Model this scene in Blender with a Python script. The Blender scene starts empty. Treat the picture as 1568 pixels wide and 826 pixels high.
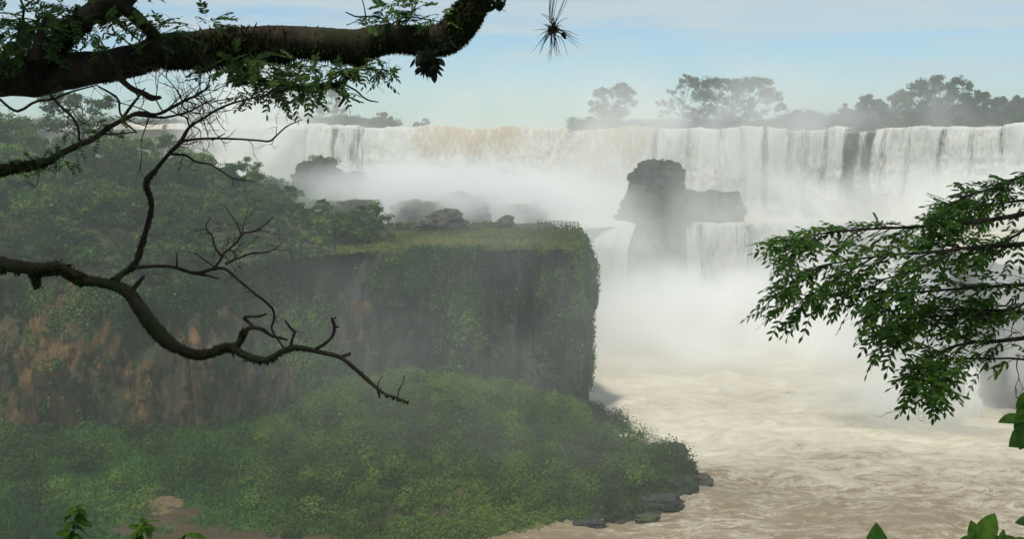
import bpy, math, random
import numpy as np
from mathutils import Vector, Matrix

rng = np.random.default_rng(7)
random.seed(7)
SC = bpy.context.scene
COL = SC.collection

# ------------------------------------------------------------------ camera
F = 1681.0            # focal length in photo pixels (photo 1568 x 826)
HOR = 210.0           # horizon row of the photo
CZ = 55.0             # eye height above the lower river
PITCH = math.atan((413 - HOR) / F)
cam_d = bpy.data.cameras.new("camera")
cam = bpy.data.objects.new("camera", cam_d); COL.objects.link(cam)
cam_d.sensor_fit = 'HORIZONTAL'; cam_d.sensor_width = 36.0
cam_d.lens = 36.0 * F / 1568.0
cam_d.clip_start = 0.1; cam_d.clip_end = 6000
cam.location = (0, 0, CZ)
cam.rotation_euler = (math.radians(90) - PITCH, 0, 0)
SC.camera = cam

# ------------------------------------------------------------------ sun, sky, exposure
SUN_EL = math.radians(70); SUN_AZ = math.radians(-146)     # azimuth from +Y towards +X
w = bpy.data.worlds.new("World"); SC.world = w; w.use_nodes = True
nt = w.node_tree; N = nt.nodes; L = nt.links; N.clear()
wo = N.new("ShaderNodeOutputWorld"); bg = N.new("ShaderNodeBackground"); bg.inputs[1].default_value = 0.12
sky = N.new("ShaderNodeTexSky"); sky.sky_type = 'NISHITA'; sky.sun_disc = False
sky.sun_elevation = SUN_EL; sky.sun_rotation = SUN_AZ; sky.air_density = 1.0; sky.dust_density = 0.4; sky.ozone_density = 3.0
tc = N.new("ShaderNodeTexCoord"); sep = N.new("ShaderNodeSeparateXYZ"); L.new(tc.outputs['Generated'], sep.inputs[0])
mp = N.new("ShaderNodeMapping"); mp.inputs['Scale'].default_value = (3.2, 3.2, 34.0); mp.inputs['Rotation'].default_value = (0.0, 0.06, 0)
L.new(tc.outputs['Generated'], mp.inputs[0])
n1 = N.new("ShaderNodeTexNoise"); n1.inputs['Scale'].default_value = 1.15; n1.inputs['Detail'].default_value = 9; n1.inputs['Roughness'].default_value = 0.58
n1.inputs['Distortion'].default_value = 0.35
L.new(mp.outputs[0], n1.inputs['Vector'])
mr = N.new("ShaderNodeMapRange"); mr.interpolation_type = 'SMOOTHSTEP'
mr.inputs['From Min'].default_value = 0.02; mr.inputs['From Max'].default_value = 0.10
mr.inputs['To Min'].default_value = -0.22; mr.inputs['To Max'].default_value = 0.09
L.new(sep.outputs['Z'], mr.inputs['Value'])
ad = N.new("ShaderNodeMath"); ad.operation = 'ADD'; L.new(n1.outputs['Fac'], ad.inputs[0]); L.new(mr.outputs[0], ad.inputs[1])
m2 = N.new("ShaderNodeMapRange"); m2.interpolation_type = 'SMOOTHSTEP'
m2.inputs['From Min'].default_value = 0.34; m2.inputs['From Max'].default_value = 0.66; m2.inputs['To Max'].default_value = 0.88
L.new(ad.outputs[0], m2.inputs['Value'])
mx = N.new("ShaderNodeMix"); mx.data_type = 'RGBA'; mx.inputs['B'].default_value = (4.3, 5.0, 5.35, 1)
tint = N.new("ShaderNodeMix"); tint.data_type = 'RGBA'; tint.blend_type = 'MULTIPLY'; tint.inputs['Factor'].default_value = 1; tint.inputs['B'].default_value = (.70, .88, 1.0, 1)
L.new(sky.outputs[0], tint.inputs['A']); L.new(m2.outputs[0], mx.inputs['Factor']); L.new(tint.outputs['Result'], mx.inputs['A'])
L.new(mx.outputs['Result'], bg.inputs[0]); L.new(bg.outputs[0], wo.inputs[0])

sd = bpy.data.lights.new("sun", 'SUN'); sd.energy = 3.2; sd.angle = math.radians(6); sd.color = (1, .94, .80)
so = bpy.data.objects.new("sun", sd); COL.objects.link(so)
sun_dir = Vector((math.sin(SUN_AZ) * math.cos(SUN_EL), math.cos(SUN_AZ) * math.cos(SUN_EL), math.sin(SUN_EL)))
so.rotation_euler = sun_dir.to_track_quat('Z', 'Y').to_euler()

SC.view_settings.view_transform = 'Standard'; SC.view_settings.look = 'None'
SC.view_settings.exposure = 0.15; SC.view_settings.gamma = 1.0; SC.view_settings.use_curve_mapping = False
cy = SC.cycles
cy.max_bounces = 12; cy.diffuse_bounces = 3; cy.glossy_bounces = 2; cy.transmission_bounces = 4
cy.volume_bounces = 10; cy.transparent_max_bounces = 24
cy.volume_step_rate = 1.0; cy.volume_max_steps = 128
cy.use_denoising = True; cy.use_adaptive_sampling = True; cy.adaptive_threshold = 0.02
cy.sample_clamp_indirect = 4

# ------------------------------------------------------------------ helpers
CP, SP = math.cos(PITCH), math.sin(PITCH)
def at(px, py, Y):
    "the point of the world at forward distance Y seen at photo pixel px, py"
    x = (px - 784) / F; v = (413 - py) / F
    fy = CP + v * SP; fz = -SP + v * CP
    return np.array([x / fy * Y, Y, CZ + fz / fy * Y])
def atz(px, py, z=0.0):
    v = (413 - py) / F
    fy = CP + v * SP; fz = -SP + v * CP
    return at(px, py, (z - CZ) * fy / fz)

def _h(ix, iy, iz, s):
    h = (ix.astype(np.int64) * 374761393 + iy.astype(np.int64) * 668265263 + iz.astype(np.int64) * 2147483647 + s * 1274126177) & 0xffffffff
    h = ((h ^ (h >> 13)) * 1274126177) & 0xffffffff
    h = ((h ^ (h >> 16)) * 2246822519) & 0xffffffff
    return ((h ^ (h >> 15)) & 0xffffff) / float(0xffffff)
def vnoise(p, s=0):
    p = np.asarray(p, float); i = np.floor(p).astype(np.int64); f = p - i; f = f * f * (3 - 2 * f)
    r = 0
    for a in (0, 1):
        for b in (0, 1):
            for c in (0, 1):
                wgt = (f[..., 0] if a else 1 - f[..., 0]) * (f[..., 1] if b else 1 - f[..., 1]) * (f[..., 2] if c else 1 - f[..., 2])
                r = r + wgt * _h(i[..., 0] + a, i[..., 1] + b, i[..., 2] + c, s)
    return r
def fbm(p, oct=4, s=0, g=0.5):
    p = np.asarray(p, float); r = 0; a = 1; t = 0
    for k in range(oct):
        r = r + a * vnoise(p * (2.03 ** k) + 11.7 * k, s + k); t += a; a *= g
    return (r / t - 0.5) * 1.7
def smooth(x, a, b):
    t = np.clip((np.asarray(x, float) - a) / (b - a), 0, 1); return t * t * (3 - 2 * t)

def mesh_np(name, V, Fc, mats=(), smooth_=False, face_attr=None, pt_attr=None, uv=None):
    V = np.asarray(V, np.float32); Fc = np.asarray(Fc, np.int32); k = Fc.shape[1]
    me = bpy.data.meshes.new(name)
    me.vertices.add(len(V)); me.vertices.foreach_set("co", V.ravel())
    me.loops.add(Fc.size); me.loops.foreach_set("vertex_index", Fc.ravel())
    me.polygons.add(len(Fc)); me.polygons.foreach_set("loop_start", np.arange(0, Fc.size, k, dtype=np.int32))
    me.polygons.foreach_set("use_smooth", np.full(len(Fc), bool(smooth_)))
    if uv is not None:
        l = me.uv_layers.new(name="uv"); l.data.foreach_set("uv", np.asarray(uv, np.float32)[Fc.ravel()].ravel())
    for nme, arr in (face_attr or {}).items():
        a = me.attributes.new(nme, 'FLOAT', 'FACE'); a.data.foreach_set("value", np.asarray(arr, np.float32))
    for nme, arr in (pt_attr or {}).items():
        a = me.attributes.new(nme, 'FLOAT', 'POINT'); a.data.foreach_set("value", np.asarray(arr, np.float32))
    me.update(calc_edges=True); me.validate()
    for m in mats: me.materials.append(m)
    return me
def link(name, me, parent=None, label=None, cat=None, group=None, kind=None, loc=None):
    o = bpy.data.objects.new(name, me); COL.objects.link(o)
    if parent is not None: o.parent = parent
    if loc is not None:
        o.location = loc
        if me is not None: me.transform(Matrix.Translation(-Vector(loc)))
    tag(o, label, cat, group, kind); return o
def tag(o, label=None, cat=None, group=None, kind=None):
    if label: o['label'] = label
    if cat: o['category'] = cat
    if group: o['group'] = group
    if kind: o['kind'] = kind
def grid_faces(nu, nv, wrap=False):
    i = np.arange(nu - (0 if wrap else 1))[:, None]; j = np.arange(nv - 1)[None, :]
    i2 = (i + 1) % nu
    return np.stack([i * nv + j, i2 * nv + j, i2 * nv + j + 1, i * nv + j + 1], -1).reshape(-1, 4)
def catmull(P, n):
    "resample control rows P (k, d) at n points, Catmull-Rom"
    P = np.asarray(P, float); k = len(P)
    if k == 2:
        t = np.linspace(0, 1, n)[:, None]; return P[0] * (1 - t) + P[1] * t
    Q = np.vstack([2 * P[0] - P[1], P, 2 * P[-1] - P[-2]])
    t = np.linspace(0, k - 1 - 1e-9, n); i = t.astype(int); f = (t - i)[:, None]
    a, b, c, d = Q[i], Q[i + 1], Q[i + 2], Q[i + 3]
    return 0.5 * (2 * b + (c - a) * f + (2 * a - 5 * b + 4 * c - d) * f ** 2 + (3 * b - 3 * c + d - a) * f ** 3)
def unit(v):
    v = np.asarray(v, float); return v / np.maximum(np.linalg.norm(v, axis=-1, keepdims=True), 1e-9)

# ------------------------------------------------------------------ materials
def newmat(name):
    m = bpy.data.materials.new(name); m.use_nodes = True
    t = m.node_tree; t.nodes.clear(); o = t.nodes.new("ShaderNodeOutputMaterial")
    return m, t, t.nodes, t.links, o
def ramp(Nn, stops, interp='LINEAR'):
    r = Nn.new("ShaderNodeValToRGB"); r.color_ramp.interpolation = interp
    e = r.color_ramp.elements
    while len(e) < len(stops): e.new(0.5)
    for q, (p, c) in zip(e, stops): q.position = p; q.color = (*c, 1) if len(c) == 3 else c
    return r
def leaf_mat(name, stops, trans=0.35, rough=0.7, spec=0.08, blotch=(.15, .5)):
    m, t, Nn, Ll, o = newmat(name)
    a = Nn.new("ShaderNodeAttribute"); a.attribute_name = "tint"
    gp = Nn.new("ShaderNodeNewGeometry"); bn = Nn.new("ShaderNodeTexNoise"); bn.inputs['Scale'].default_value = blotch[0]; bn.inputs['Detail'].default_value = 4; Ll.new(gp.outputs['Position'], bn.inputs['Vector'])
    ma = Nn.new("ShaderNodeMath"); ma.operation = 'MULTIPLY_ADD'; ma.inputs[1].default_value = blotch[1]; ma.inputs[2].default_value = -.5 * blotch[1]; Ll.new(bn.outputs['Fac'], ma.inputs[0])
    mb = Nn.new("ShaderNodeMath"); mb.operation = 'ADD'; mb.use_clamp = True; Ll.new(ma.outputs[0], mb.inputs[0]); Ll.new(a.outputs['Fac'], mb.inputs[1])
    r = ramp(Nn, stops); Ll.new(mb.outputs[0], r.inputs[0])
    p = Nn.new("ShaderNodeBsdfPrincipled"); p.inputs['Roughness'].default_value = rough; p.inputs['Specular IOR Level'].default_value = spec
    tr = Nn.new("ShaderNodeBsdfTranslucent"); mxs = Nn.new("ShaderNodeMixShader"); mxs.inputs[0].default_value = trans
    Ll.new(r.outputs[0], p.inputs['Base Color']); Ll.new(r.outputs[0], tr.inputs['Color'])
    Ll.new(p.outputs[0], mxs.inputs[1]); Ll.new(tr.outputs[0], mxs.inputs[2]); Ll.new(mxs.outputs[0], o.inputs[0])
    return m
M_FOREST = leaf_mat("forest_leaves", [(0, (.02, .042, .012)), (.4, (.046, .10, .022)), (.75, (.09, .17, .028)), (1, (.16, .24, .045))])
M_TALUS = leaf_mat("shrub_leaves", [(0, (.036, .048, .014)), (.35, (.062, .11, .018)), (.65, (.095, .17, .024)), (1, (.14, .22, .032))])
M_MEADOW = leaf_mat("meadow_grass", [(0, (.026, .06, .014)), (.5, (.06, .15, .03)), (1, (.11, .25, .045))])
M_PLATEAU = leaf_mat("dry_grass", [(0, (.09, .12, .025)), (.5, (.19, .21, .045)), (1, (.29, .28, .08))])
M_FAR = leaf_mat("far_leaves", [(0, (.015, .026, .012)), (.5, (.03, .05, .02)), (1, (.06, .085, .03))])
M_NEAR = leaf_mat("near_leaves", [(0, (.035, .085, .012)), (.5, (.08, .18, .022)), (1, (.17, .30, .035))], trans=.5, rough=.5, spec=.2, blotch=(45, 1.6))
M_FERNY = leaf_mat("feathery_leaves", [(0, (.03, .06, .02)), (.5, (.07, .13, .035)), (1, (.14, .22, .055))], trans=.5)
M_MOSS = leaf_mat("moss", [(0, (.012, .015, .006)), (.55, (.03, .04, .01)), (1, (.08, .09, .012))], trans=.1, rough=.9, spec=.05)
M_AIR = leaf_mat("air_plant", [(0, (.015, .02, .012)), (1, (.04, .05, .025))], trans=.15)

def rock_mat(name, dark, mid, warm, green, warm_amt, scale=1.0, green_lo=.5, green_hi=.62):
    m, t, Nn, Ll, o = newmat(name)
    g = Nn.new("ShaderNodeNewGeometry"); 
    mpv = Nn.new("ShaderNodeMapping"); mpv.inputs['Scale'].default_value = (.24 * scale, .24 * scale, .028 * scale); Ll.new(g.outputs['Position'], mpv.inputs[0])
    a = Nn.new("ShaderNodeTexNoise"); a.inputs['Scale'].default_value = 1; a.inputs['Detail'].default_value = 8; a.inputs['Roughness'].default_value = .6; a.inputs['Distortion'].default_value = .6
    Ll.new(mpv.outputs[0], a.inputs['Vector'])
    mpf = Nn.new("ShaderNodeMapping"); mpf.inputs['Scale'].default_value = (1.4 * scale, 1.4 * scale, .22 * scale); Ll.new(g.outputs['Position'], mpf.inputs[0])
    b = Nn.new("ShaderNodeTexNoise"); b.inputs['Scale'].default_value = 1; b.inputs['Detail'].default_value = 7; b.inputs['Roughness'].default_value = .65; Ll.new(mpf.outputs[0], b.inputs['Vector'])
    c = Nn.new("ShaderNodeTexNoise"); c.inputs['Scale'].default_value = .11 * scale; c.inputs['Detail'].default_value = 5; Ll.new(g.outputs['Position'], c.inputs['Vector'])
    r1 = ramp(Nn, [(.36, dark), (.5, mid), (.58, warm if warm_amt > .5 else mid), (.72, tuple(1.1 * q for q in (warm if warm_amt > .2 else mid)))]); Ll.new(a.outputs['Fac'], r1.inputs[0])
    r2 = ramp(Nn, [(.34, (.38, .38, .38)), (.5, (.9, .9, .88)), (.66, (1.45, 1.42, 1.35))]); Ll.new(b.outputs['Fac'], r2.inputs[0])
    mu = Nn.new("ShaderNodeMix"); mu.data_type = 'RGBA'; mu.blend_type = 'MULTIPLY'; mu.inputs['Factor'].default_value = .85
    Ll.new(r1.outputs[0], mu.inputs['A']); Ll.new(r2.outputs[0], mu.inputs['B'])
    r3 = ramp(Nn, [(green_lo, (0, 0, 0)), (green_hi, (1, 1, 1))]); Ll.new(c.outputs['Fac'], r3.inputs[0])
    mg = Nn.new("ShaderNodeMix"); mg.data_type = 'RGBA'; mg.inputs['B'].default_value = (*green, 1); Ll.new(r3.outputs[0], mg.inputs['Factor']); Ll.new(mu.outputs['Result'], mg.inputs['A'])
    p = Nn.new("ShaderNodeBsdfPrincipled"); p.inputs['Roughness'].default_value = .85; p.inputs['Specular IOR Level'].default_value = .25
    Ll.new(mg.outputs['Result'], p.inputs['Base Color'])
    bp = Nn.new("ShaderNodeBump"); bp.inputs['Strength'].default_value = .8; bp.inputs['Distance'].default_value = .5 / scale; Ll.new(b.outputs['Fac'], bp.inputs['Height']); Ll.new(bp.outputs[0], p.inputs['Normal'])
    Ll.new(p.outputs[0], o.inputs[0])
    return m
M_CLIFF = rock_mat("cliff_rock", (.022, .018, .012), (.066, .046, .020), (.135, .075, .026), (.035, .05, .018), .8)
M_GREY = rock_mat("wet_basalt", (.02, .02, .019), (.045, .043, .038), (.07, .065, .05), (.03, .045, .018), .3)
M_BOULDER = rock_mat("boulder_rock", (.03, .027, .025), (.07, .06, .052), (.09, .075, .06), (.05, .07, .02), .3, scale=2.5, green_lo=.55, green_hi=.7)
M_BARK = rock_mat("bark", (.016, .011, .008), (.042, .030, .021), (.075, .052, .036), (.03, .04, .012), .6, scale=22)

def water_mat():
    m, t, Nn, Ll, o = newmat("river_water")
    g = Nn.new("ShaderNodeNewGeometry")
    s = Nn.new("ShaderNodeSeparateXYZ"); Ll.new(g.outputs['Position'], s.inputs[0])
    mpv = Nn.new("ShaderNodeMapping"); mpv.inputs['Scale'].default_value = (.2, .38, .1); mpv.inputs['Rotation'].default_value = (0, 0, .2); Ll.new(g.outputs['Position'], mpv.inputs[0])
    a = Nn.new("ShaderNodeTexNoise"); a.inputs['Scale'].default_value = 1; a.inputs['Detail'].default_value = 10; a.inputs['Roughness'].default_value = .74; a.inputs['Distortion'].default_value = 1.0
    Ll.new(mpv.outputs[0], a.inputs['Vector'])
    fo = Nn.new("ShaderNodeAttribute"); fo.attribute_name = "foam"
    ad = Nn.new("ShaderNodeMath"); ad.operation = 'ADD'; Ll.new(a.outputs['Fac'], ad.inputs[0]); Ll.new(fo.outputs['Fac'], ad.inputs[1])
    r = ramp(Nn, [(.40, (0, 0, 0)), (.60, (.55, .55, .55)), (.9, (1, 1, 1))]); Ll.new(ad.outputs[0], r.inputs[0])
    # thin foam lines: ridged noise
    mpl = Nn.new("ShaderNodeMapping"); mpl.inputs['Scale'].default_value = (.06, .18, .1); mpl.inputs['Rotation'].default_value = (0, 0, .5); Ll.new(g.outputs['Position'], mpl.inputs[0])
    rd = Nn.new("ShaderNodeTexNoise"); rd.inputs['Scale'].default_value = 1; rd.inputs['Detail'].default_value = 7; rd.inputs['Roughness'].default_value = .8; rd.inputs['Distortion'].default_value = .9; Ll.new(mpl.outputs[0], rd.inputs['Vector'])
    sb = Nn.new("ShaderNodeMath"); sb.operation = 'SUBTRACT'; sb.inputs[1].default_value = .5; Ll.new(rd.outputs['Fac'], sb.inputs[0])
    ab = Nn.new("ShaderNodeMath"); ab.operation = 'ABSOLUTE'; Ll.new(sb.outputs[0], ab.inputs[0])
    rl = ramp(Nn, [(0, (.75, .75, .75)), (.010, (.45, .45, .45)), (.035, (0, 0, 0))]); Ll.new(ab.outputs[0], rl.inputs[0])
    lm = Nn.new("ShaderNodeMapRange"); lm.interpolation_type = 'SMOOTHSTEP'; lm.inputs['From Min'].default_value = .18; lm.inputs['From Max'].default_value = .48; Ll.new(ad.outputs[0], lm.inputs['Value'])
    lx = Nn.new("ShaderNodeMath"); lx.operation = 'MULTIPLY'; Ll.new(lm.outputs[0], lx.inputs[0]); Ll.new(rl.outputs[0], lx.inputs[1])
    ml = Nn.new("ShaderNodeMath"); ml.operation = 'MAXIMUM'; Ll.new(r.outputs[0], ml.inputs[0]); Ll.new(lx.outputs[0], ml.inputs[1])
    mc = Nn.new("ShaderNodeMix"); mc.data_type = 'RGBA'; mc.inputs['A'].default_value = (.20, .15, .09, 1); mc.inputs['B'].default_value = (.60, .56, .46, 1); Ll.new(ml.outputs[0], mc.inputs['Factor'])
    pool = Nn.new("ShaderNodeMapRange"); pool.inputs['From Min'].default_value = -.28; pool.inputs['From Max'].default_value = -.5; Ll.new(fo.outputs['Fac'], pool.inputs['Value'])
    mp_ = Nn.new("ShaderNodeMix"); mp_.data_type = 'RGBA'; mp_.inputs['B'].default_value = (.062, .043, .022, 1); Ll.new(pool.outputs[0], mp_.inputs['Factor']); Ll.new(mc.outputs['Result'], mp_.inputs['A']); mc = mp_
    p = Nn.new("ShaderNodeBsdfPrincipled"); p.inputs['Specular IOR Level'].default_value = .3; Ll.new(mc.outputs['Result'], p.inputs['Base Color'])
    rr = Nn.new("ShaderNodeMapRange"); rr.inputs['To Min'].default_value = .38; rr.inputs['To Max'].default_value = .8; Ll.new(ml.outputs[0], rr.inputs['Value']); Ll.new(rr.outputs[0], p.inputs['Roughness'])
    b = Nn.new("ShaderNodeTexNoise"); b.inputs['Scale'].default_value = .5; b.inputs['Detail'].default_value = 7; b.inputs['Roughness'].default_value = .7
    mpb = Nn.new("ShaderNodeMapping"); mpb.inputs['Scale'].default_value = (.7, 1.3, 1); Ll.new(g.outputs['Position'], mpb.inputs[0]); Ll.new(mpb.outputs[0], b.inputs['Vector'])
    bp = Nn.new("ShaderNodeBump"); bp.inputs['Strength'].default_value = .4; bp.inputs['Distance'].default_value = .7; Ll.new(b.outputs['Fac'], bp.inputs['Height']); Ll.new(bp.outputs[0], p.inputs['Normal'])
    Ll.new(p.outputs[0], o.inputs[0]); return m
M_WATER = water_mat()

def falls_mat(name="falling_water"):
    m, t, Nn, Ll, o = newmat(name)
    uvn = Nn.new("ShaderNodeUVMap"); uvn.uv_map = "uv"
    def nz(sx, sy, sc, det, dist=.3, rough=.6):
        mpv = Nn.new("ShaderNodeMapping"); mpv.inputs['Scale'].default_value = (sx, sy, 1); Ll.new(uvn.outputs[0], mpv.inputs[0])
        a = Nn.new("ShaderNodeTexNoise"); a.inputs['Scale'].default_value = sc; a.inputs['Detail'].default_value = det; a.inputs['Distortion'].default_value = dist; a.inputs['Roughness'].default_value = rough
        Ll.new(mpv.outputs[0], a.inputs['Vector']); return a
    streak = nz(1.3, .16, 1, 9, .5, .68)
    clump = nz(.8, .35, 1, 7, .8, .66)
    broad = nz(.16, .02, 1, 4, .2)
    ao = Nn.new("ShaderNodeAttribute"); ao.attribute_name = "ochre"
    al = Nn.new("ShaderNodeAttribute"); al.attribute_name = "cover"
    # colour: white foam against silty ochre
    mm = Nn.new("ShaderNodeMath"); mm.operation = 'MULTIPLY_ADD'; mm.inputs[1].default_value = 5.5; Ll.new(clump.outputs['Fac'], mm.inputs[0]); mm.inputs[2].default_value = -2.8
    ad = Nn.new("ShaderNodeMath"); ad.operation = 'ADD'; ad.use_clamp = True; Ll.new(mm.outputs[0], ad.inputs[0]); Ll.new(ao.outputs['Fac'], ad.inputs[1])
    cm = Nn.new("ShaderNodeMix"); cm.data_type = 'RGBA'; cm.inputs['A'].default_value = (.86, .86, .82, 1); cm.inputs['B'].default_value = (.60, .39, .15, 1); Ll.new(ad.outputs[0], cm.inputs['Factor'])
    # cover
    q = Nn.new("ShaderNodeMath"); q.operation = 'MULTIPLY_ADD'; q.inputs[1].default_value = 1.6; q.inputs[2].default_value = -.8; Ll.new(streak.outputs['Fac'], q.inputs[0])
    q2 = Nn.new("ShaderNodeMath"); q2.operation = 'MULTIPLY_ADD'; q2.inputs[1].default_value = 1.5; Ll.new(broad.outputs['Fac'], q2.inputs[0]); q2.inputs[2].default_value = -.75
    qc = Nn.new('ShaderNodeMath'); qc.operation = 'MULTIPLY_ADD'; qc.inputs[1].default_value = .9; qc.inputs[2].default_value = -.45; Ll.new(clump.outputs['Fac'], qc.inputs[0])
    qd = Nn.new('ShaderNodeMath'); qd.operation = 'ADD'; Ll.new(qc.outputs[0], qd.inputs[0]); Ll.new(q2.outputs[0], qd.inputs[1]); q2 = qd
    q3 = Nn.new("ShaderNodeMath"); q3.operation = 'ADD'; Ll.new(q.outputs[0], q3.inputs[0]); Ll.new(q2.outputs[0], q3.inputs[1])
    q4 = Nn.new("ShaderNodeMath"); q4.operation = 'ADD'; Ll.new(q3.outputs[0], q4.inputs[0]); Ll.new(al.outputs['Fac'], q4.inputs[1])
    mr = Nn.new("ShaderNodeMapRange"); mr.interpolation_type = 'SMOOTHSTEP'; mr.inputs['From Min'].default_value = .1; mr.inputs['From Max'].default_value = .9; Ll.new(q4.outputs[0], mr.inputs['Value'])
    d = Nn.new("ShaderNodeBsdfDiffuse"); tr = Nn.new("ShaderNodeBsdfTranslucent"); tp = Nn.new("ShaderNodeBsdfTransparent")
    bp = Nn.new("ShaderNodeBump"); bp.inputs['Strength'].default_value = .7; bp.inputs['Distance'].default_value = 1.6; Ll.new(streak.outputs['Fac'], bp.inputs['Height']); Ll.new(bp.outputs[0], d.inputs['Normal'])
    Ll.new(cm.outputs['Result'], d.inputs[0]); Ll.new(cm.outputs['Result'], tr.inputs[0])
    m1 = Nn.new("ShaderNodeMixShader"); m1.inputs[0].default_value = .3; Ll.new(d.outputs[0], m1.inputs[1]); Ll.new(tr.outputs[0], m1.inputs[2])
    mx2 = Nn.new("ShaderNodeMixShader"); Ll.new(mr.outputs[0], mx2.inputs[0]); Ll.new(tp.outputs[0], mx2.inputs[1]); Ll.new(m1.outputs[0], mx2.inputs[2])
    Ll.new(mx2.outputs[0], o.inputs[0]); return m
M_FALLS = falls_mat()

def ground_mat(name, c1, c2, c3, sc):
    m, t, Nn, Ll, o = newmat(name)
    g = Nn.new("ShaderNodeNewGeometry"); a = Nn.new("ShaderNodeTexNoise"); a.inputs['Scale'].default_value = sc; a.inputs['Detail'].default_value = 8; a.inputs['Roughness'].default_value = .65
    Ll.new(g.outputs['Position'], a.inputs['Vector']); r = ramp(Nn, [(.3, c1), (.5, c2), (.7, c3)]); Ll.new(a.outputs['Fac'], r.inputs[0])
    p = Nn.new("ShaderNodeBsdfPrincipled"); p.inputs['Roughness'].default_value = .95; p.inputs['Specular IOR Level'].default_value = .1; Ll.new(r.outputs[0], p.inputs['Base Color']); Ll.new(p.outputs[0], o.inputs[0]); return m
M_SOIL = ground_mat("talus_soil", (.02, .022, .012), (.045, .045, .022), (.08, .065, .035), .5)
M_SAND = ground_mat("river_sand", (.07, .06, .03), (.13, .095, .05), (.18, .13, .075), 1.2)
M_RAIL = ground_mat("weathered_rail", (.05, .047, .04), (.08, .075, .065), (.1, .095, .08), 3)

# ------------------------------------------------------------------ LEFT MASSIF (cliff + talus + plateau), one lofted terrain
def sec(W, Ft, R, B): return [W, Ft, R, B]
X = np.array
cols = [
 sec(atz(-420, 900), at(-420, 655, 178), at(-420, 420, 184), at(-420, 150, 238)),
 sec(atz(-150, 890), at(-150, 655, 179), at(-150, 425, 185), at(-150, 168, 240)),
 sec(atz(0, 872), at(0, 655, 180), at(0, 430, 185), at(0, 188, 240)),
 sec(atz(150, 850), at(150, 655, 180), at(150, 435, 186), at(150, 215, 245)),
 sec(atz(300, 808), at(300, 655, 181), at(300, 430, 187), at(290, 250, 248)),
 sec(atz(425, 822), at(420, 635, 184), at(420, 400, 188), at(410, 308, 248)),
 sec(atz(560, 834), at(520, 585, 187), at(530, 388, 190), at(530, 352, 236)),
 sec(atz(700, 830), at(640, 570, 188), at(640, 382, 190), at(640, 353, 225)),
 sec(atz(800, 820), at(760, 588, 189), at(760, 382, 190), at(750, 352, 222)),
 sec(atz(890, 806), at(850, 612, 190), at(850, 382, 192), at(820, 352, 221)),
 sec(atz(980, 796), at(884, 628, 194), at(874, 380, 196), at(850, 352, 221)),
 sec(atz(1045, 766), at(890, 632, 203), at(884, 374, 203), at(860, 352, 221)),
 sec(atz(1075, 742), at(888, 625, 213), at(880, 364, 212), at(862, 352, 221)),
 sec(atz(1035, 700), at(872, 610, 222), at(872, 356, 220), at(858, 352, 223)),
 sec(atz(930, 655), at(850, 590, 232), at(850, 354, 228), at(830, 352, 226)),
]
C = np.array(cols)                       # (nc, 4, 3)
nc = len(C)
NU = 760
# resample columns
flat = catmull(C.reshape(nc, 12), NU).reshape(NU, 4, 3)
tpar = np.linspace(0, nc - 1, NU)
nT, nF, nH = 70, 130, 60
def loft(a, b, n, curve=None, e=False):
    t = np.linspace(0, 1, n, endpoint=e)[None, :, None]
    P = a[:, None] * (1 - t) + b[:, None] * t
    return P
Wp, Fp, Rp, Bp = flat[:, 0], flat[:, 1], flat[:, 2], flat[:, 3]
under = Wp.copy(); under[:, 2] = -2.5; dWF = unit(Wp - Fp); under[:, :2] += dWF[:, :2] * 5
rows = np.concatenate([loft(under, Wp, 6), loft(Wp, Fp, nT), loft(Fp, Rp, nF), loft(Rp, Bp, nH, e=True)], 1)
NV = rows.shape[1]
# back skirt
back = Bp.copy(); back[:, 1] += 60; back[:, 2] = np.minimum(Bp[:, 2], 33) 
rows = np.concatenate([rows, loft(Bp, back, 20, e=True)[:, 1:]], 1); NV = rows.shape[1]
jj = np.arange(NV)
zone = np.where(jj < 6, 0, np.where(jj < 6 + nT, 1, np.where(jj < 6 + nT + nF, 2, np.where(jj < 6 + nT + nF + nH, 3, 4))))
tt = np.zeros(NV)
tt[6:6 + nT] = np.linspace(0, 1, nT, endpoint=False); tt[6 + nT:6 + nT + nF] = np.linspace(0, 1, nF, endpoint=False); tt[6 + nT + nF:6 + nT + nF + nH] = np.linspace(0, 1, nH)
tt[6 + nT + nF + nH:] = 1
G = rows.copy()
# outward horizontal direction of the face
out = np.gradient(Rp[:, :2] + Fp[:, :2], axis=0); outn = unit(np.stack([out[:, 1], -out[:, 0]], -1))
k = 25; outn = unit(np.stack([np.convolve(np.pad(outn[:, q], k, mode='edge'), np.ones(2 * k + 1) / (2 * k + 1), 'valid') for q in (0, 1)], -1))
O3 = np.concatenate([outn, np.zeros((NU, 1))], 1)[:, None, :]
# talus bulge upward, cliff crags, hill swell
isT = (zone == 1)[None, :]; isC = (zone == 2)[None, :]; isH = (zone == 3)[None, :]
bul = np.sin(np.pi * tt) ** 0.8
leftness = (1 - smooth(tpar, 3.6, 6.6))[:, None]
G[..., 2] += isT * bul[None, :] * (-.6 * (1 - leftness) - 1.3 * leftness)
crag = fbm(G * [.10, .10, .03], 3, 3) * 8 + fbm(G * [.5, .5, .08], 4, 9) * 2.0
cw = G + (fbm(G * [.3, .3, .05], 2, 33)[..., None] * .9) * [1, 1, 0]
cell = lambda fx, fz, sd_: _h(np.floor((cw[..., 0] + .6 * cw[..., 1]) * fx), np.floor(cw[..., 2] * fz + 2.3 * _h(np.floor((cw[..., 0] + .6 * cw[..., 1]) * fx), np.zeros(cw.shape[:2]), np.zeros(cw.shape[:2]), sd_ + 5)), np.zeros(cw.shape[:2]), sd_) - .5
blk = cell(.20, .045, 31) * 2.4 + cell(.7, .07, 32) * .8 + fbm(G * [1.0, 1.0, .25], 3, 35) * 1.0
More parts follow.
